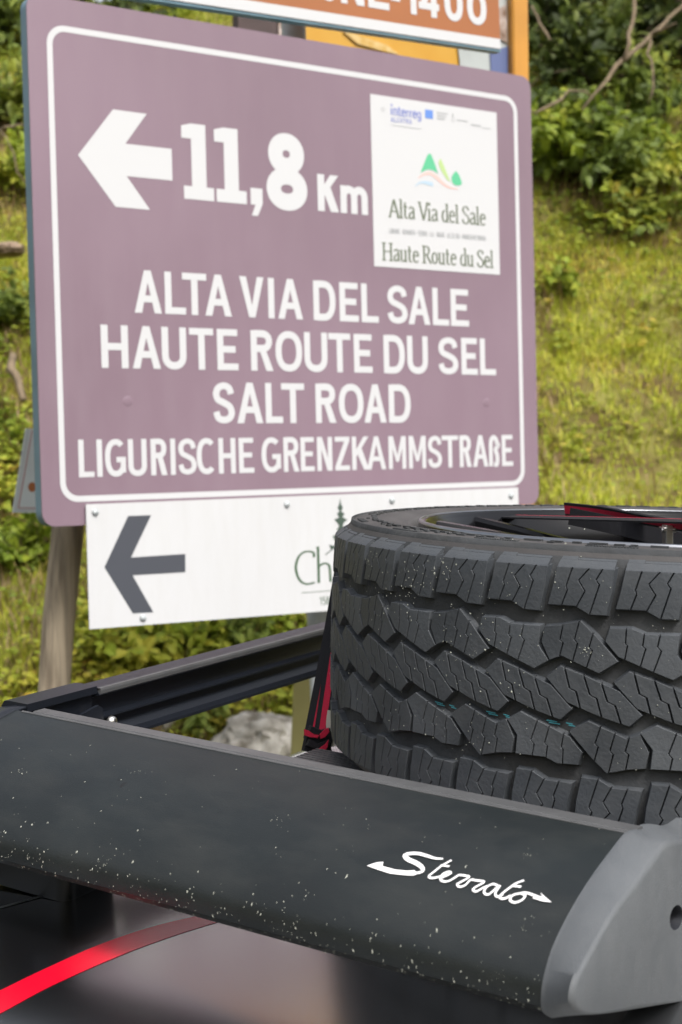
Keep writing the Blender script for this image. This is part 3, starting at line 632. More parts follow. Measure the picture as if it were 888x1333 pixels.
I = Ink(.0014); I.poly(spline([(.3443,.275),(.35,.2843),(.3564,.2761),(.3669,.2559),(.3774,.2357)],3) + spline([(.3690,.2385),(.358,.2500),(.3490,.2620),(.3443,.275)],3)); sub('logo_hill', I, 'logo_lime')
I = Ink(.0014); I.stroke(spline([(.2860,.2350),(.3019,.2451),(.3197,.2490),(.3373,.2424),(.3547,.2309),(.3724,.2229),(.3996,.2206)]), .008, .008, taper=[.2+.8*math.sin(math.pi*i/36) for i in range(37)]); sub('logo_wave', I, 'logo_pink')
I = Ink(.0014); I.stroke(spline([(.2766,.2163),(.2901,.2252),(.3057,.2273),(.3277,.225)]), .010, .010, taper=[.15+.85*i/18 for i in range(19)]); sub('logo_wave', I, 'logo_blue')
for (u, v) in ((-.440, -.262), (.470, -.262)):
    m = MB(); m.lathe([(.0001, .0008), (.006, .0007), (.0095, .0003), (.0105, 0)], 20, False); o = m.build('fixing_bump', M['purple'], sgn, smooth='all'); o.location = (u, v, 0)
# ------------------------------------------------------------------ white arrow sign under it
wsg = empty('arrow_sign', frame(*SB, SO + SB[2]*.004), 'white sign plate with dark left arrow and green fir tree, fixed under the purple sign', 'sign')
m = MB(); m.prism([(-.5381, -.4600), (.5551, -.4588), (.5560, -.7130), (-.5383, -.7001)], 0, .003); m.build('plate', M['plate_white'], wsg)
Z = .0034
I = Ink(Z); I.poly([(-.5035,-.5826),(-.4501,-.4858),(-.4000,-.4862),(-.4461,-.5670),(-.3264,-.5665),(-.3273,-.6029),(-.4441,-.6021),(-.4010,-.6779),(-.4458,-.6767)]); I.m.build('arrow', M['ink_grey'], wsg)
I = Ink(Z); I.stroke(spline([(-.0195,-.5900),(-.0202,-.5808),(-.0316,-.5773),(-.0453,-.5784),(-.057,-.5863),(-.0642,-.6009),(-.0651,-.6141),(-.0606,-.6295),(-.0518,-.6405),(-.0383,-.6458),(-.0186,-.6437)]), .0062, .0034)
I.stroke([(-.0085,-.5690),(-.0085,-.6455)], .0062, .003); I.poly([(-.0155,-.5697),(-.006,-.5675),(-.006,-.5725)]); I.stroke(spline([(-.0070,-.6100),(.0000,-.6062),(.0093,-.6046),(.0180,-.6090),(.0205,-.6200),(.0215,-.6447)]), .0060, .0034)
I.m.build('lettering', M['ink_green'], wsg)
I = Ink(Z); I.poly([(-.0525,-.6640),(-.0525,-.6628),(.15,-.6640),(.15,-.6652)])
I.m.build('rule_line', M['ink_green'], wsg); I = Ink(Z)
for c, xx in zip('i58', (-.0070, .0003, .0098)): glyph(I, c, xx, -.6925, .0072, .0170, .0018)
I.m.build('lettering', M['ink_green'], wsg)
I = Ink(Z); tr = [(.0513,-.467),(.0537,-.4807),(.0582,-.4886),(.0532,-.4952),(.0621,-.5014),(.0559,-.5079),(.0688,-.5143),(.0603,-.5197),(.0565,-.5273),(.0622,-.5343),(.056,-.5408),(.0725,-.5474),(.0700,-.5530),(.0578,-.5583),(.0482,-.5636),(.0342,-.557),(.0298,-.5472),(.0465,-.5432),(.0408,-.5343),(.047,-.5268),(.0425,-.5199),(.0345,-.5127),(.0476,-.5085),(.0419,-.5005),(.0492,-.495),(.044,-.488),(.0485,-.4805)]
I.poly(tr); I.poly([(.0198,-.5659),(.0338,-.5686),(.0385,-.5708),(.0253,-.5777)]); I.stroke([(.0098,-.5864),(.0482,-.5636),(.0773,-.5477),(.1366,-.5095)], .0022, .0022); I.m.build('fir_tree_emblem', M['ink_tree'], wsg)
for (u, v) in ((-.5195,-.4756),(-.0839,-.476),(.1887,-.4767),(.5319,-.4771),(-.4244,-.6869)):
    m = MB(); m.lathe([(0.0001,.0085),(.0045,.0078),(.0068,.0055),(.0070,.0032),(.0001,.0031)], 14, False)
    o = m.build('rivet', M['galv'], wsg, smooth='all'); o.location = (u, v, 0)

# ------------------------------------------------------------------ brown sign above
br_a = rad(1.38)
Xb = SB[0]*math.cos(br_a) + SB[1]*math.sin(br_a); Yb = SB[1]*math.cos(br_a) - SB[0]*math.sin(br_a)
bsg = empty('place_sign', frame(Xb, Yb, SB[2], SO + SB[0]*.5356 + SB[1]*.5537), 'orange brown place sign with white lettering LIMONE-1400, above the purple sign', 'sign')
m = MB(); m.prism([(-1.10, 0), (0, 0), (0, .22), (-1.10, .22)], -.022, -.0002); m.build('sign_face', M['brown_sign'], bsg)
I = Ink(.0002); I.rect(-1.10, 0, 0, .0225); I.rect(-1.10, .205, 0, .22); I.m.build('border_line', M['print_white'], bsg)
I = Ink(.0004)
for ch, u0, u1 in (('L',-.68,-.630),('I',-.612,-.596),('M',-.578,-.511),('O',-.5005,-.4535),('N',-.4444,-.3834),('E',-.3727,-.316),('-',-.3114,-.286),('i',-.2636,-.2347),('4',-.2351,-.1771),('0',-.1616,-.1085),('0',-.0959,-.0391)):
    if ch == '-': glyph(I, ch, u0, .070, u1-u0, .017, .016)
    else: glyph(I, ch, u0, .0475, u1-u0, .078, .0165)
I.m.build('lettering', M['print_white'], bsg)
m = MB(); m.prism([(-1.10, -.006), (.002, -.006), (.002, -.0005), (-1.10, -.0005)], -.024, -.002); m.build('edge_flange', M['steel_blue'], bsg)

# ------------------------------------------------------------------ posts
def post(name, px0, py0, px1, py1, d0, d1, r, mt, label, cat, n=14, square=False, ext=True, jitter=0):
    a = at(px0, py0, d0); b = at(px1, py1, d1)
    if ext:
        dd = (b - a).normalized(); gz = bank(b.x, b.y) - .25
        b = b + dd * max(0, (b.z - gz) / max(.2, -dd.z))
    m = MB(); k = 12; h = (a - b)
    if square:
        X = Vector((h.z, 0, -h.x)).normalized(); Y = h.cross(X).normalized(); Y = -Y
        m.sweep([(-r, -r), (r, -r), (r, r), (-r, r)], Vector((0, 0, 0)), h, X, Y)
        o = m.build(name, M[mt], recalc=True)
        bv = o.modifiers.new('bevel', 'BEVEL'); bv.width = .004; bv.segments = 2
    else:
        pts = [h * (i / k) + Vector((random.gauss(0, jitter), random.gauss(0, jitter), 0)) for i in range(k+1)]
        m.tube(pts, [r * (1 + random.gauss(0, jitter * 6)) for _ in range(k+1)], n); o = m.build(name, M[mt], smooth=50)
    o.location = b
    return tag(o, label, cat)
post('sign_post', 378, -60, 416, 822, 3.235, 3.28, .027, 'galv', 'round galvanised steel pole behind the purple and brown signs', 'post')
post('wooden_post', 96, 600, 68, 908, 3.02, 3.0, .033, 'wood', 'weathered wooden post leaning under the lower left corner of the purple sign', 'post', jitter=.002, n=18)
post('olive_post', 409, 838, 404, 975, 3.9, 3.9, .050, 'olive_post', 'olive painted square post beside the strap, behind the rail', 'post', square=True)
# info board with orange frame behind
IX = Vector((.93, .36, 0)).normalized(); IY = Vector((0, 0, 1)); IZ = IX.cross(IY)
IO = at(672, 40, 4.3)
inf = empty('information_board', frame(IX, IY, IZ, IO), 'information board with orange wooden frame and mustard picture behind the signs', 'information board')
m = MB(); m.box((-.026, -2.6, -.04), (.026, .9, .03)); o = m.build('frame_post', M['orange'], inf); bv = o.modifiers.new('bevel', 'BEVEL'); bv.width = .005
m = MB(); m.box((-.60, -2.6, -.04), (-.548, -.35, .0)); m.build('frame_post', M['orange'], inf)
def ipt(px, py):
    q = on_plane(px, py, IO, IZ) - IO; return (q.dot(IX), q.dot(IY))
def ipoly(name, P, mt, z):
    m = MB(); m.prism([ipt(*p) for p in P], z-.004, z); m.build(name, M[mt], inf)
m = MB(); m.prism([(-.026, -1.0), (-.026, .8), (-.68, .8), (-.68, -1.0)], -.03, -.012); m.build('board_panel', M['mustard'], inf)
ipoly('printed_picture', [(596, 48), (600, 85), (645, 105), (664, 110), (662, -40), (640, -40), (610, 30)], 'print_pale', -.004)
ipoly('printed_picture', [(638, 68), (640, 110), (661, 112), (661, 60)], 'print_blue', .0015)
ipoly('printed_picture', [(646, 12), (648, 50), (660, 56), (659, 6)], 'print_brown', .0015)
ipoly('printed_picture', [(448, 40), (470, 46), (505, 58), (520, 70), (500, 66), (466, 56)], 'print_cream', -.006)
m = MB(); m.box((-.845, -.65, -.05), (-.735, .8, .0)); m.build('back_board', M['brown_wood'], inf)
m = MB(); m.box((-.730, -.65, -.05), (-.705, .8, .0)); m.build('edge_batten', M['print_brown'], inf)
# small grey sign behind the left edge
P0 = at(40, 615, 3.35); gX = Vector((.95, .3, 0)).normalized(); gX = (gX + Vector((0, 0, -.03))).normalized(); gYv = Vector((.15, 0, 1)); gYv = (gYv - gX*gYv.dot(gX)).normalized(); gZ = gX.cross(gYv)
gs = empty('small_sign', frame(gX, gYv, gZ, P0), 'small tilted pale grey sign peeping out behind the left edge of the purple sign', 'sign')
def gpt(px, py):
    q = on_plane(px, py, P0, gZ) - P0; return (q.dot(gX), q.dot(gYv))
m = MB(); m.prism([gpt(33, 558), gpt(16, 667), gpt(112, 669), gpt(125, 560)], -.004, 0); m.build('plate', M['small_sign'], gs)
I = Ink(.0005); I.stroke([gpt(42, 560), gpt(24, 661), gpt(110, 663)], .0026); I.m.build('border_line', M['reddish'], gs)
I = Ink(.0005); I.stroke([gpt(37, 560), gpt(20, 664), gpt(110, 666)], .002); I.m.build('border_line', M['print_pale'], gs)
c = gpt(42, 634); I = Ink(.0005); I.poly(arc(c[0], c[1], .009, .011, 0, 345, 14)); I.m.build('printed_dot', M['brown_sign'], gs)
# mounting stem behind it
a = at(84, 640, 3.30) - P0
m = MB(); m.tube([(.08, -.14, -.012), (.08, .02, -.012)], .006, 8); m.build('mounting_bar', M['galv'], gs)

# ------------------------------------------------------------------ car body
A_ = Vector((.8486, -.5244, -.0701)); B_ = Vector((.5271, .8493, .0285)); A_.normalize(); B_ = (B_ - A_*A_.dot(B_)).normalized(); N_ = A_.cross(B_)
RP = Vector((.1924, .9894, 1.4557))
RF = frame(A_, B_, N_, RP)
A0 = -.12
def roof(a, b):
    u = (a - A0) / .44; z = -.127 - .010 * u * u
    if b < -.02: z -= .025 * (-.02 - b) + .10 * (b + .02) ** 2
    if b > .75: z -= .30 * (b - .75) ** 2
    return z
car = empty('car', frame(A_, B_, N_, RP + N_ * -1.40), 'black sports car roof with a red stripe, under the roof rack', 'car')
OFF = 1.40
bs = [-1.75 + .05 * i for i in range(20)] + [-.75 + .0125 * i for i in range(81)] + [.30 + .05 * i for i in range(32)]
def section(b):
    hw = .44 + (.06 if b < -.3 else 0) * min(1, (-.3 - b) / .6 if b < -.3 else 0)
    pts = []
    for i in range(33):
        u = -1 + 2*i/32; pts.append((A0 + u*hw, roof(A0 + u*.44, b)))
    zl = pts[0][1]
    side = [(.03, -.012), (.05, -.04), (.075, -.10), (.16, -.30), (.28, -.44), (.42, -.50), (.46, -.60), (.46, -.85), (.44, -1.05), (.38, -1.12)]
    L = [(A0 - hw - dx, zl + dz) for dx, dz in side][::-1]; Rg = [(A0 + hw + dx, zl + dz) for dx, dz in side]
    return L + pts + Rg
vs = []; fs = []; n = None
for b in bs:
    s = section(b); n = len(s); vs += [(x, b, max(z, -1.27) + OFF) for x, z in s]
for j in range(len(bs)-1):
    for i in range(n-1): fs.append((j*n+i, j*n+i+1, (j+1)*n+i+1, (j+1)*n+i))
fs.append(tuple(range(n-1, -1, -1))[::1]); fs.append(tuple(range((len(bs)-1)*n, len(bs)*n)))
mesh('body_shell', vs, fs, M['body'], car, smooth=35, recalc=True)
def bodypt(px, py, off=0.0):
    z = -.124
    for _ in range(12):
        q = on_plane(px, py, RP + N_ * z, N_) - RP; a, b = q.dot(A_), q.dot(B_); z = roof(a, b)
    return Vector((a, b, roof(a, b) + off + OFF))
up = spline([(-90, 1334), (0, 1290), (60, 1261), (130, 1230), (205, 1205), (285, 1187), (380, 1168), (480, 1152)], 5); lo = spline([(-90, 1366), (0, 1320), (65, 1285), (150, 1247), (225, 1219), (305, 1195), (400, 1174), (500, 1156)], 5)
U_ = [bodypt(*p, .00035) for p in up]; L_ = [bodypt(*p, .00035) for p in lo]; n = len(U_)
mesh('red_stripe', U_ + L_, [(i, n+i, n+i+1, i+1) for i in range(n-1)], M['red'], car, smooth='all')
sA = spline([(-40, 1192), (0, 1181), (40, 1170), (80, 1160)], 4); q0 = [bodypt(*p, .0005) for p in sA]; q1 = [bodypt(p[0], p[1]+2.4, .0005) for p in sA]; n = len(q0)
mesh('panel_gap', q0 + q1, [(i, n+i, n+i+1, i+1) for i in range(n-1)], M['seam'], car)
for (a, b) in ((-.92, -1.2), (-.92, 1.25), (.68, -1.2), (.68, 1.25)):
    m = MB(); R0 = .33; m.lathe([(.19, -.10), (.31, -.10), (R0, -.08), (R0, .08), (.31, .10), (.19, .10), (.17, .03), (.17, -.03)], 40)
    o = m.build('wheel', M['tyre_black'], car, smooth=30); o.rotation_euler = (0, rad(90), 0); o.location = (a + (.1 if a < 0 else -.1), b, R0 + OFF - 1.40 - .02)

# ------------------------------------------------------------------ roof rack
rk = empty('roof_rack', RF, 'black roof rack with wind fairing marked Sterrato and grey end cap', 'roof rack')
AL = -.5614
prof = [(0,0),(-.0276,-.0054),(-.0551,-.0125),(-.0813,-.0217),(-.1030,-.0320),(-.1200,-.0430),(-.1295,-.0555),(-.1325,-.0655),(-.1310,-.0745),(-.1240,-.0810),(-.1120,-.0840),(-.1100,-.0805),(-.1180,-.0775),(-.1255,-.0725),(-.1265,-.0655),(-.1240,-.0580),(-.1155,-.0465),(-.0990,-.0365),(-.0790,-.0262),(-.0540,-.0172),(-.0276,-.0100),(0,-.0046)]
def sweep_a(name, prof, a0, a1, mt, smooth=30, segs=1, par=rk, bend=None):
    n = len(prof); vs = []; fs = []
    for k in range(segs+1):
        a = a0 + (a1-a0)*k/segs; vs += [(a, b, z) for b, z in prof]
    for k in range(segs): fs += [(k*n+i, k*n+(i+1) % n, (k+1)*n+(i+1) % n, (k+1)*n+i) for i in range(n)]
    fs += [tuple(range(n-1, -1, -1)), tuple(range(segs*n, (segs+1)*n))]
    return mesh(name, vs, fs, M[mt], par, smooth=smooth, recalc=True)
fair = sweep_a('fairing', prof, AL - .004, .002, 'fairing', 30)
sweep_a('fairing_lip', [(.0042,-.012),(.0042,-.0006),(.0050,.0003),(.0185,.0003),(.0205,-.0006),(.0210,-.012),(.017,-.012),(.017,-.004),(.008,-.004),(.008,-.012)], AL + .012, .0005, 'lip', 20)
sweep_a('seam_shade_strip', [(.0006,-.004),(.0006,-.0010),(.0041,-.0010),(.0041,-.004)], AL + .008, .0003, 'web_black', 20)  # black filler in the open gap, painting in its shade
sweep_a('edge_highlight', [(-.0018,-.0020),(-.0018,.0001),(-.0012,.0006),(.0003,.0007),(.0004,-.0020)], AL + .004, .0003, 'lip', 20)  # pale strip along the face edge, a highlight put in as colour
sweep_a('fairing_rib', [(.0022,-.020),(.0022,-.0101),(.0055,-.0101),(.0055,-.020)], AL, .002, 'alu_black', 20)
# left closing piece: rounded shoulder going out and down
vs = []; fs = []; NB = 13
po = [(.030,-.002),(.0205,.0012),(0.0,.0006)] + [(b, z+.0012) for b, z in prof[1:9]]
tb = [(0, 0, 0), (-.012, -.0008, 0), (-.030, -.0045, .004), (-.045, -.012, .010), (-.054, -.024, .018), (-.058, -.045, .026)]
for da, dz, db in tb: vs += [(AL - .0035 + da, b + db*.6, z + dz) for b, z in po]
n = len(po)
for k in range(len(tb)-1): fs += [(k*n+i, k*n+i+1, (k+1)*n+i+1, (k+1)*n+i) for i in range(n-1)]
o = mesh('end_cap', vs, fs, M['alu_black'], rk, smooth=50, recalc=True); sf_ = o.modifiers.new('thick', 'SOLIDIFY'); sf_.thickness = .003; sf_.offset = -1
tag(o, 'black rounded left end cap of the fairing')
# rail
rail = [(-.004,-.0005),(.0,.0008),(-.024,.0008),(-.030,-.0012),(-.032,-.006),(-.032,-.052),(-.010,-.052),(.0035,-.0515),(.0035,-.0485),(-.006,-.0470),(-.012,-.0400),(-.012,-.0330),(-.0045,-.0305),(-.0045,-.0285),(-.012,-.0270),(-.014,-.0200),(-.014,-.0110),(-.004,-.0068),(.0005,-.0055)]
def sweep_b(name, prof, b0, b1, mt, a0=AL, par=rk, smooth=20, z0=0):
    n = len(prof); vs = [(a0 + x, b, z + z0) for b in (b0, b1) for x, z in prof]
    fs = [(i, (i+1) % n, n+(i+1) % n, n+i) for i in range(n)] + [tuple(range(n-1, -1, -1)), tuple(range(n, 2*n))]
    return mesh(name, vs, fs, M[mt], par, smooth=smooth, recalc=True)
sweep_b('side_rail', rail, .105, 1.02, 'alu_black')
sweep_b('side_rail', [(-.034,-.052),(-.034,-.004),(-.030,.0022),(-.024,.0030),(-.002,.0030),(-.002,-.004),(-.008,-.006),(-.008,-.052)], .012, .104, 'alu_black', smooth=40)
sweep_b('rail_edge', [(-.0035,.0009),(.0006,.0009),(.0012,-.0012),(.0008,-.0046),(-.0035,-.0046)], .106, 1.02, 'lip')
# right rail, low under the wheel
sweep_b('side_rail', [(-.012,-.150),(.012,-.150),(.012,-.095),(-.012,-.095)], .06, .98, 'alu_black', a0=.014)
tag(sweep_a('cross_rail', [(.985,-.085),(1.012,-.085),(1.012,-.045),(.985,-.045)], AL-.03, .02, 'alu_black'), 'rear cross rail')
# bracket and bolt
m = MB(); m.prism([(.030, -.055), (.030, -.024), (.096, -.0125), (.102, -.0165), (.104, -.055)], 0, .004)
br = mesh('bracket', [(AL + .004 + v.z*.9, v.x, v.y) for v in m.v], m.f, M['alu_black'], rk, recalc=True)
m = MB(); m.lathe([(.0001,.0062),(.0030,.0058),(.0052,.0036),(.0056,.0010),(.0056,0)], 18, False)
qb = on_plane(144, 939, RP + A_*(AL+.008), A_) - RP
o = m.build('bolt', M['bolt'], br, smooth='all'); o.rotation_euler = (0, rad(90), 0); o.location = (AL + .008, qb.dot(B_), qb.dot(N_))
# crossbars (ribbed tops)
qc = on_plane(384, 985, RP + N_*-.070, N_) - RP; ca, cb = qc.dot(A_), qc.dot(B_)
def crossbar(a0, a1, b0, z=-.070, ribs=7, wd=.046):
    pr = []
    for k in range(ribs):
        x = b0 + wd*k/ribs; e = wd/ribs
        pr += [(x + e*.08, z-.003), (x + e*.16, z), (x + e*.78, z), (x + e*.86, z-.003)]
    pr = [(b0, z-.026)] + [(b0, z-.004)] + pr + [(b0+wd, z-.004), (b0+wd, z-.026)]
    return sweep_a('crossbar', pr, a0, a1, 'lip', 20)
crossbar(ca, .02, cb - .005)
crossbar(AL - .02, .02, .80)
# mounting feet
def foot(px, name='mounting_foot'):
    q = on_plane(px, 1150, RP + N_*-.10, N_) - RP; a = q.dot(A_)
    m = MB(); P = rrect(a-.10, -.055, a, .01, .012)
    m.prism(P, -.134, -.078); return m.build(name, M['alu_black'], rk, smooth=30)
foot(22)
m = MB(); m.prism(rrect(-.03, .70, .03, .80, .015), -.125, -.09); m.build('mounting_foot', M['alu_black'], rk)
m = MB(); m.prism(rrect(AL-.03, .70, AL+.03, .80, .015), -.125, -.052); m.build('mounting_foot', M['alu_black'], rk)
# right end cap: a chamfer from the fairing edge out to a flat side plate
wv = .027
edge0 = [(.1067,-.0165),(.0864,-.0160),(.0685,-.0129),(.0473,-.0061),(.0300,-.0012),(.0208,-.0020),(.0001,.0015),(-.0276,-.0039),(-.0551,-.0110),(-.0813,-.0200),(-.1040,-.0305),(-.1215,-.0420),(-.1312,-.0550),(-.1342,-.0655),(-.1328,-.0750),(-.1255,-.0823),(-.1120,-.0860),(-.08,-.0930),(.0446,-.1300),(.1100,-.150)]
edge1 = [(.1080,-.0280),(.0700,-.0160),(.0420,-.0095),(.0254,-.0055),(.0062,-.0012),(-.0069,.0003),(-.0221,-.0027),(-.0420,-.0068),(-.0627,-.0114),(-.0954,-.0181),(-.1208,-.0274),(-.1401,-.0359),(-.1520,-.0410),(-.1573,-.0480),(-.1560,-.0560),(-.1468,-.0640),(-.1282,-.0730),(-.0809,-.0894),(.0446,-.129),(.1100,-.150)]
edge0 = [edge0[0]] + spline(edge0[1:-1], 3) + [edge0[-1]]; edge1 = [edge1[0]] + spline(edge1[1:-1], 3) + [edge1[-1]]
n = len(edge0); vs = []
cen = (-.02, -.05)
def inset(p, d):
    dx, dz = cen[0]-p[0], cen[1]-p[1]; l = math.hypot(dx, dz); return (p[0]+dx/l*d, p[1]+dz/l*d)
for a, ed, d in ((-.004, edge0, .0012), (0.0, edge0, .0), (wv-.0035, edge1, 0), (wv-.0010, edge1, .0015), (wv, edge1, .0045)):
    vs += [(a, *inset(p, d)) for p in ed]
fs = [(k*n+i, k*n+(i+1) % n, (k+1)*n+(i+1) % n, (k+1)*n+i) for k in range(4) for i in range(n)]
# side plate face with a round hole
qh = on_plane(700+850/4.71, 1050+680/4.71, RP + A_*wv, A_) - RP; hb, hz = qh.dot(B_), qh.dot(N_); hr = .0088
bm = bmesh.new(); bv_ = [bm.verts.new(v) for v in vs]
for f in fs: bm.faces.new([bv_[i] for i in f])
ring = [bm.verts.new((wv, hb + hr*1.55*math.cos(t), hz + hr*math.sin(t) - hr*.35*math.cos(t))) for t in [2*math.pi*k/32 for k in range(32)]]
ring2 = [bm.verts.new((wv-.020, v.co.y, v.co.z)) for v in ring]
redges = [bm.edges.new((ring[i], ring[(i+1) % 32])) for i in range(32)]
outer = [e for i in range(n) for e in [bm.edges.get((bv_[4*n+i], bv_[4*n+(i+1) % n]))]]
bmesh.ops.triangle_fill(bm, edges=outer + redges, use_beauty=True)
for i in range(32): bm.faces.new((ring[i], ring[(i+1) % 32], ring2[(i+1) % 32], ring2[i])).material_index = 1
bm.faces.new(ring2[::-1]).material_index = 1
bmesh.ops.recalc_face_normals(bm, faces=bm.faces)
me = bpy.data.meshes.new('end_cap'); bm.to_mesh(me); bm.free(); me.materials.append(M['cap']); me.materials.append(M['hole'])
me.polygons.foreach_set('use_smooth', [True]*len(me.polygons)); me.set_sharp_from_angle(angle=rad(60))
ec = link('end_cap', me, rk); tag(ec, 'grey moulded right end cap with a round hole')
# badge on the fairing
fd = (B_*-.1012 + N_*-.0319).normalized(); X2 = A_; Y2 = -fd; Z2 = X2.cross(Y2)
pl_ = [(-.0813,-.0217), (-.0551,-.0125)]
bd = bpy.data.objects.new('badge_lettering', None)
I = Ink(.0006, .00003)
def S(pts, w, **k): I.stroke(spline([(a, -f) for a, f in pts], 5), w*.52, w*.70, **k)
I.poly([(a, -f) for a, f in [(-.1512,.0986),(-.1463,.0942),(-.1418,.0921),(-.1405,.0959),(-.1302,.0963),(-.1221,.0950),(-.1173,.0931),(-.1135,.0955),(-.1156,.0977),(-.1217,.0991),(-.1321,.1006),(-.1413,.0998)]])
S([(-.104,.0771),(-.1095,.0784),(-.1161,.0778),(-.1231,.0776),(-.1289,.0798),(-.1305,.0823),(-.1267,.0852),(-.1200,.0868),(-.1145,.0888),(-.1116,.0919),(-.1139,.0947),(-.1198,.0964)], .0040, taper=[.6+.8*math.sin(math.pi*min(1, i/55)) for i in range(60)])
S([(-.0979,.0766),(-.1011,.0836),(-.1039,.0911),(-.1052,.0951),(-.1029,.0963),(-.0983,.0938),(-.0948,.0892)], .0028)
S([(-.1025,.0841),(-.0962,.0831)], .0026)
S([(-.0974,.0955),(-.0937,.0913),(-.0922,.0886),(-.0945,.0881),(-.0971,.0912),(-.0967,.0953),(-.0934,.0968),(-.09,.0952),(-.0874,.0909),(-.0859,.0887),(-.0812,.0881),(-.0789,.0886),(-.0813,.0929),(-.0835,.0963),(-.0811,.0981),(-.0782,.0959),(-.0767,.0905),(-.0737,.09),(-.0674,.0896),(-.0705,.0949),(-.0713,.0978),(-.0686,.0987),(-.0662,.0953),(-.0636,.0922)], .0026)
S([(-.056,.0906),(-.0608,.0897),(-.0638,.0936),(-.0632,.0981),(-.0597,.0988),(-.0575,.0932),(-.0559,.0899),(-.0559,.0966),(-.0532,.0989),(-.0506,.0959)], .0026)
S([(-.0432,.0801),(-.0474,.0858),(-.0516,.0956),(-.0516,.0989),(-.0484,.099),(-.0454,.0952)], .0028)
S([(-.0475,.0873),(-.0423,.0866)], .0026)
S([(-.0399,.0917),(-.0441,.0946),(-.0445,.0988),(-.0407,.1002),(-.0373,.0973),(-.0365,.093),(-.0399,.0917),(-.0363,.0905),(-.0281,.0915),(-.0243,.0915)], .0028)
I.poly([(a, -f) for a, f in [(-.0302,.0905),(-.0249,.0911),(-.0283,.0878),(-.0181,.0934),(-.0247,.0943),(-.0312,.0936)]])
# wrap the badge onto the real fairing surface
def surf(f):      # distance along the plane fd -> point on the profile
    b = fd.dot(B_)*f; 
    for (b0, z0), (b1, z1) in zip(prof[:8], prof[1:9]):
        if b1 <= b <= b0: return b, z0 + (z1-z0)*(b-b0)/(b1-b0)
    return b, -.05
bv2 = []
for v in I.m.v:
    b, z = surf(-v.y); nrm = Vector((0, -.32, 1)).normalized() * (v.z + .0001); bv2.append((v.x, b + nrm.y, z + nrm.z))
mesh('lettering', bv2, I.m.f, M['white_ink'], fair)

# dried mud flecks
M['mud'] = mat('dried_mud', (0.36, 0.37, 0.32), 0.9, 0.2, var=.35, vscale=300)
def fleck(m, p, ex, ey, nz, sx, sy):
    n = random.randint(5, 7); k = len(m.v); a0 = random.uniform(0, 6.28)
    m.add([p + nz*.0006] + [p + nz*.0002 + (ex*math.cos(a0+6.283*i/n)*sx + ey*math.sin(a0+6.283*i/n)*sy)*random.uniform(.5, 1.2) for i in range(n)], [(0, i+1, (i+1) % n+1) for i in range(n)])
m = MB(); seg = list(zip(prof[:9], prof[1:10])); cum = [0]
for p, q in seg: cum.append(cum[-1] + math.hypot(q[0]-p[0], q[1]-p[1]))
def on_face(t):
    for i, (p, q) in enumerate(seg):
        if t <= cum[i+1]: break
    f = (t-cum[i])/(cum[i+1]-cum[i]); d = Vector((0, q[0]-p[0], q[1]-p[1])).normalized()
    return (p[0]+(q[0]-p[0])*f, p[1]+(q[1]-p[1])*f), d, Vector((0, d.z, -d.y))
Lf = cum[-1]
def put(a, t, s):
    if not (AL < a < -.004 and .002 < t < Lf - .001): return
    (b, z), d, nn = on_face(t); nn = nn if nn.z > 0 or nn.y < 0 else -nn
    r_ = random.uniform(-.6, .6); ex = (Vector((1, 0, 0)) + d*r_).normalized(); ey = nn.cross(ex)
    fleck(m, Vector((a, b, z)), ex, ey, nn, s*random.uniform(.35, .8), s*random.uniform(.7, 1.9))
for _ in range(120): put(random.uniform(AL, 0), Lf*random.uniform(0, 1)**.75, random.choice((.0002, .0003, .0003, .0005)))
for _ in range(460): put(random.uniform(AL, 0), Lf*(1-abs(random.gauss(0, .10))), random.choice((.0002, .0003, .0004, .0006, .0009)))
for _ in range(16):
    a, t = random.uniform(AL, 0), Lf*random.uniform(.3, .98)
    for _ in range(random.randint(4, 12)): put(a+random.gauss(0, .004), t+random.gauss(0, .003), random.choice((.0002, .0003, .0004)))
for _ in range(16): put(random.uniform(AL, 0), Lf*random.uniform(.35, .95), random.uniform(.0008, .0013))
tag(m.build('mud_specks', M['mud'], fair), kind='stuff')

# ------------------------------------------------------------------ spare wheel
TN = Vector((.0376, -.016, .9992)).normalized(); TF = Vector((.2276, .9737, .0070)); TF = (TF - TN*TF.dot(TN)).normalized(); TS = TF.cross(TN)
TC = Vector((.3353, 1.4409, 1.5245)) - TS * .0028; TR = .345
wh = empty('spare_wheel', frame(TS, TF, TN, TC), 'spare wheel with chunky all terrain tyre lying flat on the roof rack', 'wheel')
def tp(th, v, r): t = rad(th); return (math.sin(t)*r, -math.cos(t)*r, v)
def crown(v):    # outer radius of the blocks over the width (mm)
    a = abs(v); r = TR - .0022*(a/98)**2
    if a > 98: r -= .0011*(a-98) + .00003*(a-98)**2
    return r
tw = .0
GB = .0022
prof_t = [(.256,.092),(.2585,.1010),(.2615,.1035),(.2650,.1045),(.2675,.1085),(.2735,.1112),(.2745,.1106),(.2850,.1134),(.2990,.1144),(.3000,.1138),(.3060,.1142),(.3160,.1140),(.3230,.1132),(.3265,.1118),(.3275,.1098),(.3310,.1060),(.3345,.0990),(.3370,.0900),(.3380,.0750),(.3385,.0)]
tyre_prof = prof_t + [(r, -z) for r, z in prof_t[::-1][1:]]
m = MB(); m.lathe(tyre_prof[::-1], 160, True)
nP = len(tyre_prof); mi = []
tyre = m.build('tyre', M['sidewall'], wh, smooth=60, recalc=True)
tyre.data.materials.append(M['rubber_base'])
tyre.data.polygons.foreach_set('material_index', [1 if (math.hypot(p.center.x, p.center.y) > .330 and abs(p.center.z) < .107) else 0 for p in tyre.data.polygons])
K = 6.02         # mm per degree
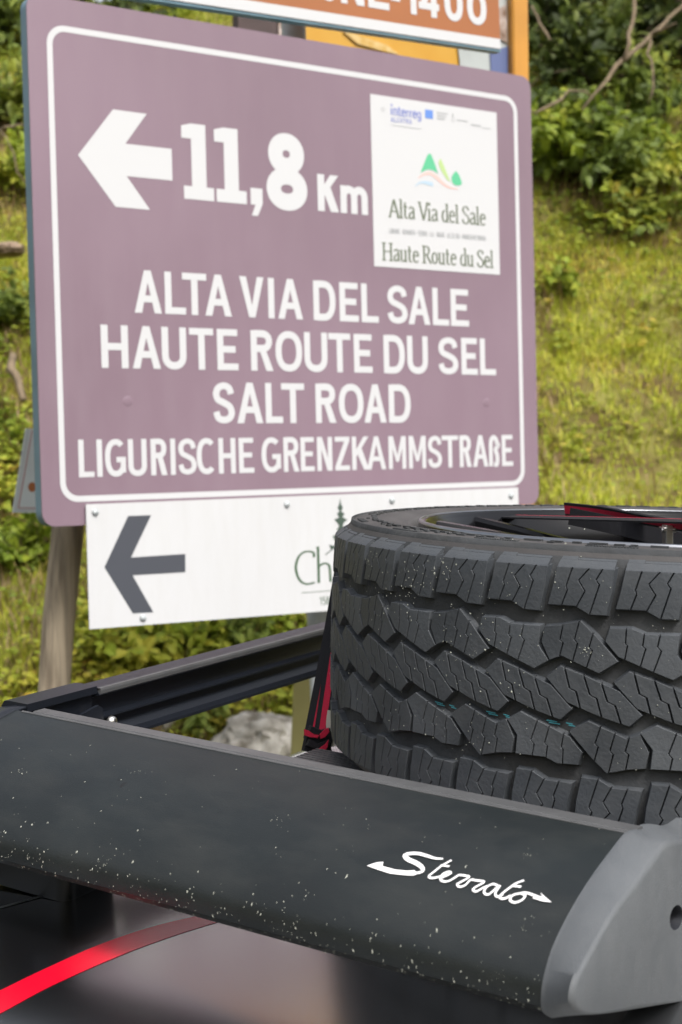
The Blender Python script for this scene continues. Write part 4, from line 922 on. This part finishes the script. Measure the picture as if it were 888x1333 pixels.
def clip(poly, f):
    # refine the crossings so they lie on the zigzag line itself
    out = []
    for i in range(len(poly)):
        a, b = poly[i], poly[(i+1) % len(poly)]; fa, fb = f(a), f(b)
        if fa <= 0: out.append(a)
        if (fa < 0 < fb) or (fb < 0 < fa):
            lo, hi = 0.0, 1.0
            for _ in range(40):
                md = (lo+hi)/2; fm = f((a[0]+(b[0]-a[0])*md, a[1]+(b[1]-a[1])*md))
                if (fm < 0) == (fa < 0): lo = md
                else: hi = md
            out.append((a[0]+(b[0]-a[0])*lo, a[1]+(b[1]-a[1])*lo))
    return out
def subdiv(poly, lv):
    out = []
    for i in range(len(poly)):
        a, b = poly[i], poly[(i+1) % len(poly)]; out.append(a)
        ts = sorted((l-a[1])/(b[1]-a[1]) for l in lv if min(a[1], b[1])+1e-4 < l < max(a[1], b[1])-1e-4)
        out += [(a[0]+(b[0]-a[0])*t, a[1]+(b[1]-a[1])*t) for t in ts]
    return out
def sipe_fn(sp):          # sp: (s mm, v mm) polyline, monotonic in v
    sp = sorted(sp, key=lambda p: p[1])
    def g(v):
        if v <= sp[0][1]: a, b = sp[0], sp[1]
        elif v >= sp[-1][1]: a, b = sp[-2], sp[-1]
        else:
            for a, b in zip(sp, sp[1:]):
                if a[1] <= v <= b[1]: break
        return a[0] + (b[0]-a[0])*(v-a[1])/(b[1]-a[1])
    return g, [p[1] for p in sp]
def pieces(poly, sipes, gap=1.35):
    fn = [sipe_fn(s) for s in sipes]; lv = sorted(set(l for _, ls in fn for l in ls))
    base = subdiv(poly, lv); res = []
    for k in range(len(fn)+1):
        P = base
        if k > 0:
            g = fn[k-1][0]; P = clip(P, lambda p, g=g: g(p[1]) + gap/2 - p[0])
        if k < len(fn) and P:
            g = fn[k][0]; P = clip(P, lambda p, g=g: p[0] - g(p[1]) + gap/2)
        Q = []
        for i in range(len(P)):       # follow the zigzag of the sipe between the two points where it was cut
            a, b = P[i], P[(i+1) % len(P)]; Q.append(a)
            for kk, sg in ((k-1, 1), (k, -1)):
                if not 0 <= kk < len(fn): continue
                g = fn[kk][0]
                if abs(a[0]-g(a[1])-sg*gap/2) < 1e-4 and abs(b[0]-g(b[1])-sg*gap/2) < 1e-4 and abs(a[1]-b[1]) > .5:
                    ls = sorted([l for l in fn[kk][1] if min(a[1], b[1])+.05 < l < max(a[1], b[1])-.05], reverse=a[1] > b[1])
                    Q += [(g(l)+sg*gap/2, l) for l in ls]
        P = Q
        P = [p for i, p in enumerate(P) if math.hypot(p[0]-P[i-1][0], p[1]-P[i-1][1]) > .05]
        if len(P) > 2: res.append(P)
    return res
def offset(poly, d):      # outwards for d > 0, poly is made counter clockwise first
    n = len(poly); out = []
    for i in range(n):
        a, b, c = Vector(poly[i-1]), Vector(poly[i]), Vector(poly[(i+1) % n])
        e1 = (b-a).normalized(); e2 = (c-b).normalized(); n1 = Vector((e1.y, -e1.x)); n2 = Vector((e2.y, -e2.x))
        mm = n1 + n2; l = mm.length
        mm = mm/l if l > .2 else n1
        out.append(tuple(b + mm * d / max(.5, mm.dot(n1))))
    return out
def ccw(P): 
    ar = sum(P[i][0]*P[(i+1) % len(P)][1]-P[(i+1) % len(P)][0]*P[i][1] for i in range(len(P)))
    return P if ar > 0 else P[::-1]
def to3(p, depth): return tp(p[0]/K, p[1]/1000, crown(p[1]) - depth/1000)
def block_mesh(name, poly_deg, sipes_deg, lug=None, ex_=0.0):
    poly = ccw([(a*K, v) for a, v in poly_deg]); m = MB()
    sip = [[(a*K, v) for a, v in s] for s in sipes_deg]
    for P in pieces(poly, sip):
        P = ccw(P); n = len(P); L0 = offset(P, -.15 + ex_); L1 = offset(P, .12 + ex_); L2 = offset(P, .4 + ex_); L3 = offset(P, 1.8 + ex_)
        rings = [[to3(p, 0) for p in L0], [to3(p, .35) for p in L1], [to3(p, 3.4) for p in L2], [to3(p, 7.2) for p in L3]]
        if not sip: rings = rings
        vs = [q for r_ in rings for q in r_]
        fs = [tuple(range(n))] + [(k*n+i, (k+1)*n+i, (k+1)*n+(i+1) % n, k*n+(i+1) % n) for k in range(3) for i in range(n)]
        m.add(vs, fs)
    if lug:
        for (a0, a1, v0, v1, dep) in lug:
            S_ = 1 if v0 > 0 else -1; nv = 5; na = 3; grid = []
            vv = [v0 + (v1-v0)*j/nv for j in range(nv+1)]; aa = [a0 + (a1-a0)*i/na for i in range(na+1)]
            vs = []
            for j, v in enumerate(vv):
                for i, a in enumerate(aa): vs.append(tp(a, v/1000, crown(v) - dep/1000))
            for j, v in enumerate(vv):
                for i, a in enumerate(aa): vs.append(tp(a, v/1000 - S_*.004, crown(v) - dep/1000 - .007))
            w_ = na+1; q = w_*(nv+1); fs = []
            for j in range(nv):
                for i in range(na): fs.append((j*w_+i, j*w_+i+1, (j+1)*w_+i+1, (j+1)*w_+i))
                fs.append((j*w_, (j+1)*w_, q+(j+1)*w_, q+j*w_)); fs.append((j*w_+na, q+j*w_+na, q+(j+1)*w_+na, (j+1)*w_+na))
            for i in range(na): fs.append((i, q+i, q+i+1, i+1)); fs.append((nv*w_+i, nv*w_+i+1, q+nv*w_+i+1, q+nv*w_+i))
            m.add(vs, fs)
    me = bpy.data.meshes.new(name); me.from_pydata([tuple(v) for v in m.v], [], m.f)
    bm = bmesh.new(); bm.from_mesh(me); bmesh.ops.recalc_face_normals(bm, faces=bm.faces); bm.to_mesh(me); bm.free()
    me.materials.append(M['rubber']); me.update(); return me
P1 = [(-17.6,69.0),(-13.9,69.2),(-12.0,63.4),(-9.8,63.5),(-9.2,82),(-8.95,98.5),(-16.6,98.5),(-17.0,84)]
S1 = [[(-14.4,101),(-15.25,84),(-15.05,81),(-15.95,66)],[(-11.9,101),(-13.6,89),(-12.7,81),(-14.3,62)],[(-10.3,101),(-11.3,90),(-10.85,86.5),(-12.1,61)]]
PL = [(-9.8,43.8),(-9.3,53.8),(-6.5,54.6),(-4.8,50.8),(-.6,51.5),(-.8,36.6),(.7,25.2),(-1.2,17.8),(-5.1,26.2),(-8.1,32.8)]
SL = [[(-7.2,56),(-7.25,43),(-7.0,41.5),(-7.35,28)],[(-4.9,53),(-5.1,42),(-4.7,40),(-5.4,24)],[(-2.9,53),(-3.25,42),(-2.75,39),(-3.8,20)]]
PM = [(-17.9,51.4),(-15.7,53.4),(-13.1,57.9),(-11.1,47.3),(-8.1,28.9),(-10.5,18.9),(-15.5,30.0),(-17.1,25.8),(-18.3,39.4)]
SM = [[(-15.4,56),(-15.8,42),(-15.35,40),(-15.9,26)],[(-13.2,60),(-13.85,43),(-13.4,40.5),(-14.1,24)],[(-11.3,52),(-11.9,38),(-11.45,36),(-12.3,19)]]
P3 = [(-17.5,12.0),(-15.7,21.9),(-12.4,16.4),(-7.8,6.2),(-4.8,-10.9),(-6.4,-20.3),(-10.0,-15.0),(-14.5,-6.2)]
S3 = [[(-15.1,22),(-14.3,5.2),(-13.4,3.0),(-12.6,-14)],[(-12.7,20),(-11.6,1.6),(-10.7,-.8),(-9.8,-19)],[(-10.3,14),(-9.3,-2.6),(-8.3,-5.0),(-7.3,-22)]]
rot_ = lambda P: [(-22.2-a, -v) for a, v in P]
rs = lambda SS: sorted([rot_(s) for s in SS], key=lambda s: s[0][0])
lug1 = [(-16.55,-8.98,98.7,104.0,.15),(-16.5,-14.3,104.05,112,.5),(-14.25,-9.0,104.05,112,1.3)]
lugr = [(-22.2-b, -22.2-a, -v0, -v1, d) for a, b, v0, v1, d in lug1]
kinds = [(block_mesh('tread_block', P1, S1, lug1), 1), (block_mesh('tread_block', PM, SM), 2), (block_mesh('tread_block', PL, SL), 2), (block_mesh('tread_block', P3, S3, ex_=-.25), 1),
         (block_mesh('tread_block', rot_(PM), rs(SM)), 2), (block_mesh('tread_block', rot_(PL), rs(SL)), 2), (block_mesh('tread_block', rot_(P1), rs(S1), lugr), 1)]
for me, step in kinds:
    for k in range(0, 40, step):
        o = link('tread_block', me, tyre); o.rotation_euler = (0, 0, rad(9*k))
# teal factory marks in the groove
for k in range(-2, 1):
    for a0, a1, v in ((-17.4, -15.9, -21.7), (-14.7, -13.8, -22.0)):
        for dv, sh in ((0, 0), (-1.5, .35)):
            m = MB()
            a_, b_ = a0 + 9*k + sh, a1 + 9*k + sh
            m.add([tp(a_, (v+dv)/1000, TR-.0022), tp(b_, (v+dv-.5)/1000, TR-.0022), tp(b_, (v+dv-1.2)/1000, TR-.0022), tp(a_, (v+dv-.9)/1000, TR-.0022)], [(0, 1, 2, 3)]); m.build('paint_mark', M['teal'], tyre)
# raised marks on the sidewall
def annbox(m, a0, a1, r0, r1, z0, z1, n=4):
    vs = []
    for z in (z0, z1):
        for r in (r0, r1):
            for i in range(n+1): t = rad(a0 + (a1-a0)*i/n); vs.append((math.sin(t)*r, -math.cos(t)*r, z))
    q = n+1; fs = []
    for i in range(n):
        fs += [(2*q+i, 2*q+i+1, 3*q+i+1, 3*q+i), (i, 2*q+i, 2*q+i+1, i+1)[::-1], (q+i, q+i+1, 3*q+i+1, 3*q+i)]
    fs += [(0, q, 3*q, 2*q), (n, 2*q+n, 3*q+n, q+n)]
    m.add(vs, fs)
m = MB(); a = 0
while a < 360:
    w_ = random.uniform(1.0, 3.2); rr = random.choice((.302, .304))
    annbox(m, a, a + w_, rr, rr + .0045, .110, .1157, 3)
    if random.random() < .6: annbox(m, a, a + w_*.6, rr + .0075, rr + .0105, .110, .1154, 3)
    a += w_ + random.uniform(.6, 2.2)
for c in (-32, -14, 5, 24, -52, -75, 60):
    for k in range(18): annbox(m, c + k*.42, c + k*.42 + .2, .3155, .3215, .108, .1148, 1)
tag(m.build('sidewall_marks', M['rubber_base'], tyre), kind='stuff')
m = MB(); m.lathe([(.3245,.110),(.3250,.1142),(.3270,.1140),(.3280,.108)], 160, False); m.build('sidewall_ridge', M['rubber_base'], tyre, smooth='all')
m = MB()
def tput(th, v, sz):
    p = Vector(tp(th, v/1000, crown(v) + .0001)); nn = Vector((p.x, p.y, 0)).normalized()
    if v > 100: nn = (nn + Vector((0, 0, .6))).normalized()
    ex = nn.cross(Vector((0, 0, 1))).normalized(); fleck(m, p, ex, nn.cross(ex), nn, sz*random.uniform(.5, 1.2), sz*random.uniform(.5, 1.2))
for _ in range(190): tput(random.uniform(-85, 8), random.uniform(-60, 98), random.choice((.0003, .0004, .0005, .0007)))
for th, v, n_, sg in ((-40, 72, 40, 2.0), (-52, 88, 20, 1.0), (-34, 88, 22, 1.2), (-12.5, 36, 14, .5), (-28, 40, 30, 5), (-30, 10, 30, 5), (-20, 80, 22, 4), (-46, 60, 22, 3)):
    for _ in range(n_): tput(th+random.gauss(0, sg), v+random.gauss(0, sg*5), random.choice((.0003, .0004, .0006, .0010)))
tag(m.build('mud_specks', M['mud'], tyre), kind='stuff')
# rim
rim = MB(); rim.lathe([(.2460,.030),(.2460,.090),(.2500,.104),(.2540,.1115),(.2565,.1130),(.2600,.1122),(.2615,.1080),(.2585,.098),(.2550,.085),(.2550,-.09),(.2610,-.10),(.2460,-.10)], 128)
rm = rim.build('rim', M['rim_black'], wh, smooth=50, recalc=True)
lp = MB(); lp.lathe([(.2574,.1122),(.2578,.1137),(.2595,.1140),(.2608,.1130),(.2612,.1112)], 128, False); lp.build('rim_lip', M['rim_silver'], wh, smooth='all')
br_ = MB(); br_.lathe([(.2455,.1035),(.2500,.1085),(.2480,.1040),(.2440,.085),(.2440,-.095),(.2400,-.095),(.2400,.080)], 96); br_.build('rim_barrel', M['rim_black'], wh, smooth=50, recalc=True)
sb = bpy.data.meshes
def spoke():
    m = MB()
    for s in (-1, 1):
        P = [(.055, .010*s, .080, .013), (.12, .020*s, .090, .010), (.19, .036*s, .1005, .0095), (.2440, .050*s, .1080, .012)]
        vs = []
        for r, y, z, hw in P: vs += [(r, y-hw, z-.030), (r, y+hw, z-.030), (r, y+hw*.9, z-.004), (r, y+hw*.55, z), (r, y-hw*.55, z), (r, y-hw*.9, z-.004)]
        fs = [(k*6+i, k*6+(i+1) % 6, (k+1)*6+(i+1) % 6, (k+1)*6+i) for k in range(3) for i in range(6)] + [tuple(range(5, -1, -1)), tuple(range(18, 24))]
        m.add(vs, fs)
    me = bpy.data.meshes.new('spoke'); me.from_pydata([tuple(v) for v in m.v], [], m.f)
    bm = bmesh.new(); bm.from_mesh(me); bmesh.ops.recalc_face_normals(bm, faces=bm.faces); bm.to_mesh(me); bm.free(); me.materials.append(M['rim_black']); return me
sme = spoke()
for k in range(5):
    o = link('spoke', sme, rm); o.rotation_euler = (0, 0, rad(72*k + 20))
m = MB(); m.lathe([(.0001,.072),(.030,.072),(.034,.068),(.036,.083),(.060,.080),(.066,.055),(.066,.02),(.0001,.02)], 48, False); m.build('hub', M['rim_black'], rm, smooth=30, recalc=True)

# ------------------------------------------------------------------ straps
def ribbon(path, wdir, w_, th, name, label, cat='strap', cols=((-.5, -.17, 'web_black'), (-.17, .17, 'web_red'), (.17, .5, 'web_black'))):
    """woven band: coloured stripes side by side as one strip, path in world space"""
    root = empty(name, path[0], label, cat); P = [p - path[0] for p in path]
    for lo_, hi_, mt in cols:
        vs = []; n = len(P)
        for i, p in enumerate(P):
            t = (P[min(i+1, n-1)] - P[max(i-1, 0)]).normalized(); wd = wdir[i] if isinstance(wdir, list) else wdir
            s_ = (wd - t*wd.dot(t)).normalized(); u_ = s_.cross(t)
            for a, b in ((lo_, .5), (hi_, .5), (hi_, -.5), (lo_, -.5)): vs.append(p + s_*w_*a + u_*th*b)
        fs = [(k*4+i, k*4+(i+1) % 4, (k+1)*4+(i+1) % 4, (k+1)*4+i) for k in range(n-1) for i in range(4)] + [(3, 2, 1, 0), tuple(range(4*n-4, 4*n))]
        mesh('webbing_stripe', vs, fs, M[mt], root, recalc=True)
    return root
def vpath(pts, n=5):
    out = []; P = [pts[0]] + list(pts) + [pts[-1]]
    for i in range(1, len(P)-2):
        for k in range(n):
            t = k/n; a, b, c, d = P[i-1], P[i], P[i+1], P[i+2]
            out.append(.5*((2*b) + (c-a)*t + (2*a-5*b+4*c-d)*t*t + (3*b-a-3*c+d)*t**3))
    out.append(pts[-1]); return out
Rv = R.copy()
ribbon(vpath([at(450, 742, 1.60), at(435, 830, 1.57), at(422, 900, 1.545), at(410, 962, 1.52)]), Vector((.95, -.3, 0)), .025, .0016, 'tie_down_strap', 'black strap with red stripe running down the left side of the spare tyre',
       cols=((-.5, -.18, 'web_black'), (-.18, .10, 'web_red'), (.10, .5, 'web_black')))
ribbon(vpath([at(443, 800, 1.57), at(431, 880, 1.545), at(419, 962, 1.505)]), Vector((.9, -.4, 0)), .019, .0014, 'tie_down_strap', 'second black and red strap layer pressed against the tyre',
       cols=((-.5, -.22, 'web_black'), (-.22, .14, 'web_red'), (.14, .5, 'web_black')))
kn = empty('strap_knot', at(416, 975, 1.495), 'knotted fold of black strap with red stripes on the crossbar end, left of the tyre', 'strap')
KX = Vector((1, .15, 0)).normalized(); KZ = (EYE - at(416, 965, 1.49)).normalized(); KZ = (KZ - KX*KZ.dot(KX)).normalized(); KY = KZ.cross(KX)
def fold(P, d, th, mt):
    n = len(P); c = at(416, 965, d); m = MB()
    q = [on_plane(x, y, c, KZ) - at(416, 975, 1.495) for x, y in P]; cen_ = sum(q, Vector()) / n
    fr = [p*.9 + cen_*.1 + KZ*th*.5 + KX*0 for p in q]; bk = [p - KZ*th*.5 for p in q]
    m.add(fr + q + bk, [tuple(range(n))] + [(k*n+i, k*n+(i+1) % n, (k+1)*n+(i+1) % n, (k+1)*n+i) for k in (0, 1) for i in range(n)])
    m.build('strap_fold', M[mt], kn, smooth=35, recalc=True)
fold([(397, 958), (404, 944), (418, 950), (430, 946), (434, 962), (431, 972), (434, 984), (424, 986), (409, 981), (393, 977)], 1.500, .010, 'web_black')
fold([(402, 962), (414, 968), (428, 962), (432, 968), (422, 973), (408, 974), (398, 970)], 1.490, .010, 'web_black')
fold([(396, 949), (402, 951), (409, 956), (416, 957), (414, 961), (404, 960), (396, 957)], 1.487, .005, 'web_red')
fold([(417, 962), (416, 956), (423, 949), (428, 947), (429, 953), (423, 960)], 1.486, .005, 'web_red')
fold([(407, 976), (416, 974), (423, 969), (428, 963), (427, 972), (421, 980), (413, 981)], 1.480, .005, 'web_red')
ribbon(vpath([at(431, 925, 1.50), at(429, 945, 1.50), at(433, 972, 1.50)], 4), Vector((1, 0, 0)), .007, .001, 'strap_tail', 'pale strap end showing between strap and tyre', cols=((-.5, .5, 'web_white'),))
ribbon(vpath([at(598, 671, 1.80), at(720, 674, 1.52), at(900, 679, 1.24), at(1050, 684, 1.12)]), Vector((.6, .75, .04)), .022, .0016, 'tie_down_strap', 'taut strap crossing the wheel, seen edge on as a thin line',
       cols=((-.5, .42, 'web_black'), (.42, .5, 'web_red')))
ribbon(vpath([at(736, 663, 1.60), at(800, 670, 1.52), at(860, 680, 1.42), at(930, 692, 1.30)]), Vector((-.35, .6, .26)), .015, .002, 'ratchet_strap', 'wide red strap with black edges at the top right of the wheel',
       cols=((-.5, -.3, 'web_black'), (-.3, .3, 'web_red'), (.3, .5, 'web_black')))
ribbon(vpath([at(742, 672, 1.56), at(800, 684, 1.50), at(850, 696, 1.46), at(900, 710, 1.42)]), Vector((-.3, .6, .4)), .018, .002, 'ratchet_strap', 'black strap hanging into the wheel under the red one', cols=((-.5, .5, 'web_black'),))
m = MB(); m.box((-.0035, -.009, -.014), (.0035, .009, .005)); m.box((-.006, -.011, .001), (.006, .011, .003)); m.tube([(-.007, -.006, 0), (.007, -.006, 0)], .0025, 10)
o = m.build('buckle', M['bolt']); o.location = at(869, 690, 1.40); tag(o, 'small metal strap buckle at the right edge above the wheel', 'buckle')
bv = o.modifiers.new('bevel', 'BEVEL'); bv.width = .0015
